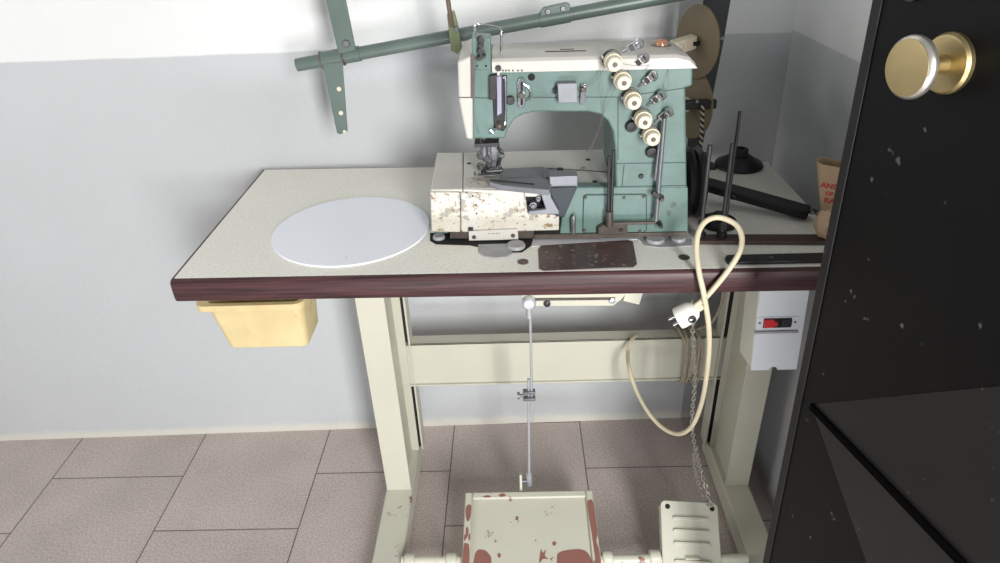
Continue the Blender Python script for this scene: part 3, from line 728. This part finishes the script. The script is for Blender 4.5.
# looper cavity, brackets
bm = B(); prism(bm, Q([(500, 187), (562, 187), (562, 216), (500, 216)], YF + .011), YF + .0105, YF + .0125); obj('looper_cavity', bm, 'void', mc)
for u, v, r, h in ((533, 203, .006, .016), (538, 196, .004, .018), (529, 205, .004, .014), (536, 208, .003, .012)):
    bm = B(); lathe(bm, Py(u, v, YF + .010), (0, -1, 0), [(0, r), (h * .7, r), (h * .72, r * .6), (h, r * .6)], 16); obj('looper_part', bm, 'steel' if u != 529 else 'darksteel', mc)
bm = B(); prism(bm, Q([(549, 187), (577, 187), (564, 217), (556, 216)], YF - .004), YF - .006, YF + .011); obj('navy_panel', bm, 'navy', mc, bevel=.001)
bm = B(); prism(bm, Q([(541, 188), (550, 187), (551, 197), (559, 211), (559, 214), (528, 214), (530, 211), (546, 209), (542, 198)], YF - .012), YF - .013, YF - .005); obj('looper_bracket', bm, 'bracketsteel', mc, bevel=.001)
yb = YF - .010
bm = B(); zt_ = ZT + .012
extr(bm, [Pz(489, 182, zt_), Pz(503, 185.5, zt_), Pz(549, 190, zt_), Pz(553, 180, zt_), Pz(541, 177, zt_), Pz(500, 178.5, zt_)], (0, 0, -.009)); ba = obj('folder_arm', bm, 'bracketsteel', mc, bevel=.0012)
bm = B(); bar(bm, Pz(490, 180, zt_ + .001), Pz(534, 184, zt_ + .001), .002, .0015, (0, 0, 1)); obj('groove', bm, 'darksteel', ba)
bm = B(); extr(bm, [Pz(503, 168.5, ZT + .006), Pz(542, 166.5, ZT + .006), Pz(556, 170, ZT + .006), Pz(548, 178, ZT + .006), Pz(500, 177, ZT + .006)], (0, 0, -.003)); obj('folder_plate', bm, 'bracketsteel', ba, bevel=.0008)
c = Pz(563.5, 180, ZT + .012)
bm = B(); box(bm, Pz(549, 180, zt_).x, Pz(577, 180, zt_).x, c.y - .014, c.y + .012, ZT + .001, ZT + .024); hb = obj('folder_block', bm, 'bracketsteel', ba, bevel=.0012)
bm = B(); box(bm, Pz(545, 180, zt_).x, Pz(570, 180, zt_).x, c.y + .010, c.y + .030, ZT + .001, ZT + .014); obj('block_step', bm, 'bracketsteel', ba, bevel=.001)
bm = B(); lathe(bm, Pz(560, 170, ZT + .018), (0, 0, 1), [(-.006, .0055), (.002, .0055), (.003, .004)], 18); obj('block_screw', bm, 'darksteel', ba)
# needle bar and presser foot
ny = 1.052


def N_(u, v, y=ny): return Py(u, v, y)
zb_ = ZT + .004
bm = B(); cyl(bm, N_(483.5, 136), N_(484.5, 157), .0062); nb = obj('needle_bar', bm, 'steel', mc)
bm = B(); prism(bm, Q([(490, 137), (498, 137), (500, 150), (497, 168), (491, 168)], ny), ny - .004, ny + .006); obj('presser_bar', bm, 'steel', mc, bevel=.002)
bm = B(); box(bm, N_(475, 140).x, N_(499, 140).x, ny - .012, ny + .02, N_(483, 142).z, N_(483, 138).z); obj('bar_collar', bm, 'darksteel', mc, bevel=.001)
for u, v, r, l in ((480, 156, .0065, .010), (485, 158, .007, .013), (480, 167, .006, .012), (488, 166, .0055, .012), (484, 172, .007, .01), (493, 161, .0045, .01)):
    bm = B(); p = N_(u, v); lathe(bm, p + Vector((0, .005, 0)), (.25, -1, .1), [(0, r), (l * .6, r), (l * .65, r * .7), (l, r * .7)], 12); obj('needle_clamp', bm, 'darksteel', mc)
for u in (481, 484, 487):
    bm = B(); cyl(bm, N_(u, 168), Vector((N_(u, 170).x, ny, ZT + .003)), .0011); obj('needle', bm, 'chrome', mc)
bm = B(); p = Pz(486, 179, ZT + .0045); obox(bm, p + Vector((.004, .008, .004)), (1, .1, 0), (-.1, 1, 0), (0, 0, 1), .034, .010, .003); obox(bm, p + Vector((.014, .006, .012)), (1, .1, 0), (-.1, 1, 0), (0, 0, 1), .026, .008, .003); pf = obj('presser_foot', bm, 'steel', mc, bevel=.001)
bm = B(); tube(bm, [N_(497, 148, ny - .01), N_(502, 152, ny - .012), N_(500, 160, ny - .012), N_(499, 166, ny - .012), N_(502, 170, ny - .014), N_(498, 173, ny - .014), N_(488, 174, ny - .014)], .0025, 8, 4); obj('foot_lever', bm, 'darksteel', mc)
bm = B(); lathe(bm, N_(501, 154.5, ny - .012), (0.3, -1, 0), [(0, .005), (.005, .005), (.007, .003)], 16); obj('lever_roller', bm, 'chrome', mc)
bm = B(); tube(bm, [N_(475, 172), N_(475, 186, ny - .03), N_(480, 186, ny - .03)], .001, 6, 3); obj('wire_finger', bm, 'darksteel', mc)
# base flange along the table
bm = B(); prism(bm, Q([(450, 232), (534, 230), (534, 241), (450, 242.5)], YF - .001), YF - .002, YF + .012); obj('base_flange', bm, 'oily', mc, bevel=.001)
bm = B(); prism(bm, Q([(534, 234.5), (687, 232), (687, 236.5), (640, 237), (600, 238), (598, 240), (578, 240.5), (575, 238.5), (534, 240)], YF - .004), YF - .005, YF + .010); obj('base_rail', bm, 'oily', mc, bevel=.0008)
# lifter linkage on the front of the column
yk = YF - .016
bm = B(); cyl(bm, Py(609, 156, yk), Py(608.5, 222, yk), .0021); cyl(bm, Py(613.5, 150, yk + .004), Py(611, 222, yk), .0026); obj('lifter_rod', bm, 'darksteel', mc)
bm = B(); cyl(bm, Py(609.5, 211, yk), Py(609.5, 226, yk), .0058); obj('rod_socket', bm, 'oily', mc)
bm = B(); prism(bm, Q([(598, 228), (603, 225), (627, 225), (628, 234), (598, 235)], YF - .012), YF - .013, YF); fo = obj('socket_foot', bm, 'oily', mc, bevel=.0015)
screw('screw', Py(621, 230, YF - .013), (0, -1, 0), .003, .002, 'darksteel', fo)
bm = B(); bar(bm, Py(611, 223.5, yk), Py(656, 222.5, yk), .0045, .005); obj('link_bar', bm, 'oily', mc, bevel=.0008)
screw('link_pin', Py(659, 222, YF), (0, -1, 0), .0038, .018, 'darksteel', mc)
bm = B(); cyl(bm, Py(664.5, 118, yk), Py(656, 221, yk), .0032); cyl(bm, Py(660.5, 135, yk + .004), Py(655, 180, yk + .004), .0022); obj('pull_rod', bm, 'steel', mc)
bm = B(); obox(bm, Py(657.5, 195, yk), (1, 0, -.6), (0, 1, 0), (.6, 0, 1), .020, .010, .007); rc = obj('rod_clamp', bm, 'darksteel', mc, bevel=.001)
screw('clamp_screw', Py(661.5, 199, yk - .005), (0, -1, 0), .0034, .005, 'oily', rc)
bm = B(); cyl(bm, Py(573.5, 233, YF - .008), Py(573.5, 218, YF - .008), .0036, .0042, 14); lathe(bm, Py(573.5, 219, YF - .008), (0, 0, 1), [(0, .0042), (.004, .003), (.007, .0012)], 14); obj('oil_nipple', bm, 'steel', mc)
# hand wheel at the right end
hx = .2775; hc = Vector((hx, 1.065, .806))
bm = B(); lathe(bm, hc, (1, 0, 0), [(-.006, .03), (0, .034), (.001, .056), (.006, .060), (.012, .056), (.014, .050), (.017, .056), (.024, .060), (.028, .056), (.029, .022), (.036, .020)], 48); hw = obj('hand_wheel', bm, 'blackmetal', mc, smooth=30)
bm = B(); cyl(bm, hc + Vector((-.02, 0, 0)), hc + Vector((.042, 0, 0)), .009); obj('wheel_shaft', bm, 'darksteel', hw)
# loose threads
for pts in ([(614, 62, YF - .03), (640, 66, YF - .02), (660, 62, YF + .01), (678, 52, YF + .03), (684, 46, YF + .04), (676, 42, YF + .05), (664, 44, YF + .04)],
            [(645, 70, YF - .01), (652, 62, YF), (650, 56, YF + .01), (657, 54, YF + .01), (661, 58, YF)],
            [(668, 48, YF + .03), (668, 80, YF - .012), (667, 100, YF - .012), (664, 118, YF - .012)],
            [(478, 56, YF - .01), (474, 90, YF - .005), (478, 130, YF - .006), (484, 150, ny)],
            [(606, 64, YF - .02), (592, 84, YF - .01), (560, 93, YF - .012), (527, 98, YF - .006), (505, 98, YF - .01)],
            [(617, 84, YF - .02), (605, 110, YF - .01), (596, 135, YF + .03), (590, 152, YF + .06)],
            [(600, 70, YF - .012), (604, 110, YF - .008), (595, 140, YF + .03), (586, 152, YF + .05)]):
    bm = B(); tube(bm, [Py(*p) for p in pts], .00035, 5, 6); obj('loose_thread', bm, 'thread', mc)

SK = 0.
# ================================================================ green overhead tube on the wall
rk = thing('green_tube_rack', 'dark green steel tube sloping across the wall behind the sewing machine with bracket arms', 'rack', (-.1, 1.25, .95))
yr = 1.22
A, Bq = Py(297, 65, yr), Py(664, -3, yr); dr = (Bq - A).normalized()
bm = B(); cyl(bm, A, Bq + dr * .22, .0112, seg=28); rt = obj('long_tube', bm, 'rackgreen', rk)


def on(u): # point on the tube axis under image column u
    lo, hi = 0., 1.2
    for _ in range(40):
        m_ = (lo + hi) / 2; p = A + dr * m_; c = CAMROT.transposed() @ (p - Vector((0, 0, H))); x = 500 + F * c.x / -c.z
        if x < u: lo = m_
        else: hi = m_
    return A + dr * lo
bm = B(); cyl(bm, on(322), on(343), .0142, seg=28); sl2 = obj('sleeve', bm, 'rackgreen', rk, bevel=.001)
for u in (322, 343):
    bm = B(); cyl(bm, on(u) - dr * .0008, on(u) + dr * .0008, .0155, seg=28); obj('sleeve_lip', bm, 'rust', sl2)
bm = B(); cyl(bm, on(345), on(360), .0130, seg=28); obj('sleeve', bm, 'rackgreen', rk)
bm = B(); prism(bm, [Py(u, v, yr - .013) for u, v in [(322.5, 64), (342.5, 62), (347.5, 131), (340, 134.5), (337, 133)]], yr - .014, yr - .010); lp = obj('lower_bracket', bm, 'rackgreen', rk, bevel=.0008)
for u, v, r in ((339, 89, .004), (341, 113, .004), (344.5, 131.5, .003)):
    bm = B(); lathe(bm, Py(u, v, yr - .0142), (0, -1, 0), [(0, r), (.0006, r)], 16); obj('bolt_hole', bm, 'whitewood', lp)
a, b, c, d = [Py(u, v, yr - .008) for u, v in [(339, 54), (356, 49.5), (338, -40), (318, -36)]]
bm = B(); prism(bm, [a, b, c, d], yr - .012, yr - .006); ha = obj('hanger_arm', bm, 'rackgreen', rk, bevel=.001)
screw('bolt', Py(346.5, 43.5, yr - .012), (0, -1, 0), .0062, .004, 'steel', ha)
bm = B(); cyl(bm, on(540), on(570), .0128, seg=28); obj('sleeve', bm, 'rackgreen', rk)
jb = [Py(u, v, yr - .006) for u, v in [(541, 19), (540.5, 11), (543.5, 7.5), (566, 2.5), (570, 4), (570, 13)]]
bm = B(); prism(bm, jb, yr - .010, yr + .004); jn = obj('joint_bracket', bm, 'rackgreen', rk, bevel=.001)
for u, v in ((548, 11.5), (563, 8.5)): screw('bolt', Py(u, v, yr - .010), (0, -1, 0), .0048, .004, 'steel', jn)
# out-of-frame end of the hanger: reaches the wall
top_ = (c + d) / 2
bm = B(); bar(bm, top_ + Vector((0, .004, -.02)), (top_.x - .02, wally(top_.x) - .002, top_.z + .30), .03, .005, (1, 0, 0)); obj('wall_stay', bm, 'rackgreen', rk)
e_ = A + dr * ((Bq - A).length + .21)
bm = B(); bar(bm, e_, (e_.x + .01, wally(e_.x) - .002, e_.z + .12), .03, .005, (1, 0, 0)); obj('wall_stay', bm, 'rackgreen', rk)

# lime clamp with a rusty rod on the tube
cl_ = thing('thread_guide_clamp', 'light green clamp on the sloping tube holding a thin rusty rod', 'clamp', Py(455, 35, yr - .02))
bm = B(); prism(bm, Q([(447, 14), (454, 11), (459, 30), (462, 48), (458, 54), (451, 50), (449, 32)], yr - .022), yr - .026, yr - .016)
prism(bm, Q([(447, 14), (454, 11), (459, 30), (456, 33), (450, 34)], yr - .022), yr - .016, yr - .0115)
cb_ = obj('clamp_body', bm, 'limegreen', cl_, bevel=.001)
screw('wing_bolt', Py(456.5, 29, yr - .026), (0, -1, 0), .0045, .005, 'steel', cl_)
bm = B(); cyl(bm, Py(452, 27, yr - .028), Py(443.5, -30, yr - .028), .0038); obj('rod', bm, 'rust', cl_)

# ================================================================ reel post behind the machine, with two discs
rp = thing('reel_post', 'blackish green upright post behind the machine holding two brown reel discs', 'stand', (.36, 1.285, T))
yp = 1.285
bm = B(); pts = [Py(u, v, yp) for u, v in [(713, -60), (741, -60), (724, 40), (712, 100), (699.5, 161), (686, 160)]]
prism(bm, [(pts[0].x - .004, pts[0].z)] + [(p.x, p.z) for p in pts[1:]], yp, yp + .005); post = obj('post', bm, 'postgreen', rp, bevel=.001)
screw('bolt', Py(722, 38, yp), (0, -1, 0), .004, .003, 'steel', post)
bm = B(); box(bm, .335, .395, 1.27, 1.30, T, T + .006); obj('post_foot', bm, 'postgreen', rp, bevel=.001)
nd = Vector((-.93, -.37, .03)).normalized()
for u, v, yy in ((697, 42, 1.25), (691.5, 104, 1.25)):
    c = Py(u, v, yy)
    bm = B(); lathe(bm, c, nd, [(-.002, .0605), (-.0012, .062), (.0012, .062), (.002, .0605)], 72); rd = obj('reel_disc', bm, 'card', rp)
    bm = B(); obox(bm, c + nd * .030 + Vector((0, -.006, -.001)), nd + Vector((0, -.25, -.12)), Vector((0, 0, 1)).cross(nd), (0, 0, 1), .050, .020, .022); sp2 = obj('spindle', bm, 'whitewood', rp, bevel=.001)
    bm = B(); obox(bm, c + nd * .022 + Vector((.004, -.0105, 0)), nd, Vector((0, 0, 1)).cross(nd), (0, 0, 1), .040, .002, .007); obj('spindle_slot', bm, 'void', sp2)
    bm = B(); cyl(bm, c - nd * .002, c - nd * .030, .006); obj('spindle_pin', bm, 'darksteel', rp)
bm = B(); a = Py(688, 103, 1.20); obox(bm, a + Vector((.02, .0, -.003)), (1, .1, -.03), (-.1, 1, 0), (0, 0, 1), .060, .012, .016); br_ = obj('cord_bracket', bm, 'blackmetal', rp, bevel=.002)
screw('screw', Py(697, 101.5, 1.193), (0, -1, 0), .003, .002, 'steel', br_)
bm = B(); bar(bm, a + Vector((.035, .006, 0)), Vector((.352, yp, a.z + .01)), .005, .004, (0, 0, 1)); obj('bracket_stay', bm, 'blackmetal', rp)
# twisted cord hanging from the bracket
tw = thing('twisted_cord', 'black and cream twisted cord hanging from the reel post bracket', 'cord', Py(699, 165, 1.19))
p0, p1 = Py(702.5, 106, 1.19), Py(698, 170, 1.19)
for s, mname in ((0, 'twist_dark'), (PI, 'twist_light')):
    pts = []
    for k in range(121):
        t = k / 120; a = t * 2 * PI * 11 + s; p = p0.lerp(p1, t) + Vector((.008 * t * (1 - t), 0, 0)); pts.append(p + Vector((math.cos(a), math.sin(a), 0)) * .0018)
    bm = B(); tube(bm, pts, .0019, 8, 0); obj('strand', bm, mname, tw)

# ================================================================ thread stand bits on the right of the table
dish = B(); cD = Pz(741, 167, T)
cD = Vector((.443, 1.288, T + .0005))
lathe(dish, cD, (0, 0, 1), [(0, .045), (.003, .0465), (.008, .044), (.015, .030), (.021, .022), (.022, .0155), (.034, .015), (.036, .013), (.036, .008), (.028, .007)], 48)
tag(obj('cone_seat', dish, 'blackmetal', None), 'round black thread cone seat lying at the back right corner of the table', 'holder')

st = thing('spool_stand', 'rack of thin dark steel spool rods standing on a brown strip right of the machine', 'stand', (.37, .955, T))
y1_ = .952
bm = B(); slab(bm, [Pz(700, 234, T + .007), Pz(826, 234, T + .007), Pz(826, 241.5, T + .007), Pz(700, 241, T + .007)], T + .0005, T + .007); obj('base_strip', bm, 'woodstrip', st, bevel=.001)
bm = B(); a = Pz(721.5, 236, T + .008); cyl(bm, a, Py(732.5, 143.5, a.y + .012), .0037, .0034); obj('spool_rod', bm, 'darksteel', st)
bm = B(); a2 = Pz(724, 234, T + .008); cyl(bm, a2, Py(740, 111, a2.y + .05), .0026); obj('spool_rod', bm, 'darksteel', st)
bm = B(); a3 = Pz(700.5, 236, T + .008); cyl(bm, a3, Py(710, 145, a3.y + .016), .0036); obj('spool_rod', bm, 'darksteel', st)
bm = B(); a4 = Pz(702.5, 236, T + .008); cyl(bm, a4, Py(704.5, 152, a4.y + .03), .0028); obj('spool_rod', bm, 'darksteel', st)
for p in (a, a3): 
    bm = B(); lathe(bm, p + Vector((0, 0, 0)), (0, 0, 1), [(0, .008), (.006, .008), (.008, .006)], 16); obj('rod_nut', bm, 'blackmetal', st)
bm = B(); lathe(bm, Vector((.335, 1.03, T + .0005)), (0, 0, 1), [(0, .030), (.003, .031), (.008, .028), (.012, .010), (.02, .009)], 36)
tag(obj('rod_holder', bm, 'blackmetal', None), 'low black round holder close beside the hand wheel, under the diagonal bar', 'holder')

bb = thing('black_bar', 'black metal bar lying diagonally across the right side of the table', 'bar', (.4, 1.06, T))
p, q = Pz(700, 188, T + .024), Pz(809, 213, T + .012); p.z = T + .034; 
dd = (q - p).normalized()
bm = B(); bar(bm, p, q, .026, .016, (0, -.3, 1)); bmain = obj('bar_body', bm, 'blackmetal', bb, bevel=.004, seg=3)
screw('pivot_screw', Pz(733, 198, T + .034), (0, -.3, 1), .004, .004, 'darksteel', bb)
bm = B(); 
for k in range(3): tube(bm, [q + Vector((0, 0, .002 * k)), q + dd * .006 + Vector((.001, .002 * k, .003 * k)), q + dd * .011 + Vector((0, .003 - .002 * k, .002 + .003 * k))], .0011, 6, 3)
obj('wire_ends', bm, 'black', bb)

bm = B(); slab(bm, [Pz(725, 257, T + .006), Pz(727, 254.5, T + .006), Pz(830, 252, T + .006), Pz(830, 260, T + .006), Pz(728, 262, T + .006)], T + .0005, T + .006)
eb = tag(obj('black_strip', bm, 'blackmetal', None, bevel=.0015), 'flat black strip lying along the front edge at the right end of the table', 'strip')
screw('screw', Pz(771, 257.5, T + .007), (0, 0, 1), .0035, .0015, 'oily', eb)

# ================================================================ paper bag between table and right wall
bag = thing('paper_bag', 'brown paper bag with red print wedged between the table and the right wall', 'bag', (.53, 1.0, .7))
eX = Vector((.86, -.51, 0)).normalized(); eN = Vector((-.51, -.86, 0)).normalized()
bm = B()
BL, TL = Vector((.4915, .998, T + .001)), Vector((.4600, .998, .858))


def bring(t, inset=0.):
    o_ = BL.lerp(TL, t); hw_ = .021 + .010 * t - inset; hd = .010 + .006 * t - inset
    c_ = o_ + eX * (.021 + .010 * t) - eN * (.010 + .006 * t)
    return [c_ + eX * x + eN * y + Vector((0, 0, (.003 * math.sin(160 * x) if t == 1 else 0))) for x, y in roundrect(-hw_, hw_, -hd, hd, .009, 4)]
tl = (0, .2, .4, .6, .8, 1)
rgs = [[bm.verts.new(p) for p in bring(t)] for t in tl] + [[bm.verts.new(p) for p in bring(t, .0012)] for t in reversed(tl[1:])]
nn = len(rgs[0])
for a, b in zip(rgs, rgs[1:]):
    for i in range(nn): bm.faces.new((a[i], a[(i + 1) % nn], b[(i + 1) % nn], b[i]))
bm.faces.new(rgs[0][::-1]); bm.faces.new(rgs[-1])
obj('bag_body', bm, 'kraft', bag)


def text_mesh(s, size, mtx, name, m, parent):
    cu = bpy.data.curves.new(name, 'FONT'); cu.body = s; cu.size = size; cu.align_x = 'CENTER'; cu.extrude = .0001; cu.offset = .0004
    to = bpy.data.objects.new('tmp', cu); COL.objects.link(to); bpy.context.view_layer.update()
    me = bpy.data.meshes.new_from_object(to); bpy.data.objects.remove(to)
    bm = bmesh.new(); bm.from_mesh(me)
    for v in bm.verts: v.co = mtx @ v.co
    return obj(name, bm, m, parent, smooth=0)

eU = (TL - BL); eU = (eU - eX * eU.dot(eX)).normalized(); fN = eX.cross(eU)
for word, u, v, size in (('AND', 829.5, 188.5, .0122), ('OF', 829, 195.5, .0092), ('RA', 829, 203, .0126)):
    r_ = ray(u, v); cam0 = Vector((0, 0, H)); q_ = BL + fN * .0006
    p_ = cam0 + r_ * ((q_ - cam0).dot(fN) / r_.dot(fN))
    mt = Matrix((eX, eU, fN)).transposed().to_4x4(); mt.translation = p_
    text_mesh(word, size, mt, 'printed_word', 'redink', bag)

# crumpled brown paper at the front corner
bm = B()
bmesh.ops.create_icosphere(bm, subdivisions=3, radius=1)
for v in bm.verts:
    n_ = 1 + .14 * math.sin(7 * v.co.x + 3 * v.co.z) * math.cos(6 * v.co.y + 2 * v.co.z)
    v.co = Vector((.4825 + v.co.x * .018 * n_, .965 + v.co.y * .022 * n_, T + .026 + v.co.z * .0245 * n_))
tag(obj('crumpled_paper', bm, 'kraft', None), 'small wad of brown paper at the right end of the table beneath the bag', 'paper')

# ================================================================ the black door standing open at the right
E0 = Vector((.361, .727, 0)); th = math.radians(14)
dT = Vector((math.sin(th), -math.cos(th), 0)); nD = Vector((-math.cos(th), -math.sin(th), 0))
lean = math.tan(math.radians(2.4))


def D(t, z, h=0.): return E0 + dT * (t + lean * (1.08 - z) * 1.0) + Vector((0, 0, z)) + nD * h


W = .62; Z0, Z1 = .012, 2.02
door = struct(thing('door_1', 'black painted metal door standing open at the right with a round brass knob', 'door', (.44, .42, 0)))


def dslab(name, m, pts, h0, h1, parent, bevel=.001):
    bm = B(); a = [bm.verts.new(D(t, z, h0)) for t, z in pts]; b = [bm.verts.new(D(t, z, h1)) for t, z in pts]
    bm.faces.new(a); bm.faces.new(b[::-1]); n = len(pts)
    for i in range(n): bm.faces.new((a[i], b[i], b[(i + 1) % n], a[(i + 1) % n]))
    return obj(name, bm, m, parent, bevel=bevel)


leaf = dslab('door_leaf', 'door', [(0, Z0), (W, Z0), (W, Z1), (0, Z1)], -.028, 0, door)
fr = [(0, Z0), (.013, Z0), (.013, Z1), (0, Z1)]
dslab('edge_frame', 'doorpanel', fr, 0, .002, door)
# pressed relief: hip faces rising to a level ridge
bm = B(); pA = (.030, .655); far = .31
V = {k: bm.verts.new(D(*p)) for k, p in {'A': (pA[0], pA[1], .0005), 'U': (far, .905, .0005), 'M': (far, .672, .016), 'L': (far, .41, .0005), 'A2': (W - .03, .69, .0005)}.items()}
for f in (('A', 'M', 'U'), ('A', 'L', 'M'), ('A2', 'U', 'M'), ('A2', 'M', 'L')): bm.faces.new([V[k] for k in f])
obj('pressed_relief', bm, 'doorpanel', door, smooth=0)
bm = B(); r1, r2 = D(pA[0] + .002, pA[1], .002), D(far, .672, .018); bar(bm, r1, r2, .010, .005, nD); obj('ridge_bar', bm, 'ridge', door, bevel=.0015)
bm = B(); k0 = D(.108, 1.096, 0)
lathe(bm, k0, nD, [(0, .0265), (.004, .0265), (.007, .0245), (.0075, .022), (.0065, .012)], 56); kn = obj('door_knob', bm, 'brass', door, smooth=25); kn['label'] = 'round brass door knob on a brass rose'
bm = B(); lathe(bm, k0, nD, [(.005, .0085), (.016, .0075), (.028, .0085), (.034, .012)], 32); obj('knob_neck', bm, 'brass', kn)
bm = B(); lathe(bm, k0, nD, [(.031, .012), (.033, .022), (.036, .0265), (.039, .0275), (.042, .0268), (.0442, .0245)], 56); obj('knob_rim', bm, 'silverrim', kn)
bm = B(); lathe(bm, k0, nD, [(.0430, .0246), (.0447, .0243), (.0452, .020), (.0456, .001)], 56); obj('knob_face', bm, 'brass', kn)
dslab('latch_plate', mat('rusty_latch', (74, 60, 54), .6, var=.3, vscale=40), [(.020, 1.150), (.024, 1.143), (.050, 1.139), (.060, 1.145), (.066, 1.19), (.020, 1.19)], 0, .006, door, .002)
bm = B(); box(bm, -.012, .012, 0, .014, 0, 0.008)
for v in bm.verts: v.co = D(.3, Z0, -.015) + Vector((v.co.x, v.co.y, -.012 + v.co.z))
obj('bottom_stop', bm, 'black', door)

# ================================================================ light: an open doorway behind the camera, sky glow around
w = bpy.data.worlds.new('world'); sc.world = w; w.use_nodes = True
bg = w.node_tree.nodes['Background']; bg.inputs['Color'].default_value = (.95, .975, 1, 1); bg.inputs['Strength'].default_value = .27


def area(name, loc, aim, sx, sy, power, col):
    l = bpy.data.lights.new(name, 'AREA'); l.shape = 'RECTANGLE'; l.size = sx; l.size_y = sy; l.energy = power; l.color = col
    o = bpy.data.objects.new(name, l); COL.objects.link(o); o.location = loc
    o.rotation_euler = (Vector(aim) - Vector(loc)).to_track_quat('-Z', 'Y').to_euler(); return o


area('doorway_daylight', (.72, -1.35, 1.3), (-.1, 1.2, .7), .42, 1.2, 85, (1, .995, .985))
area('low_bounce_fill', (-.15, -.75, .12), (-.4, 1.3, .35), 1.1, .2, 11, (.9, .95, 1))  # added low lamp for an assumed floor bounce, lifts lower wall and legs
area('left_fill', (-2.2, .45, 1.5), (.5, .9, .9), 1.1, 1.1, 15, (1, .99, .97))  # added fill lamp to brighten the right wall, not a known window
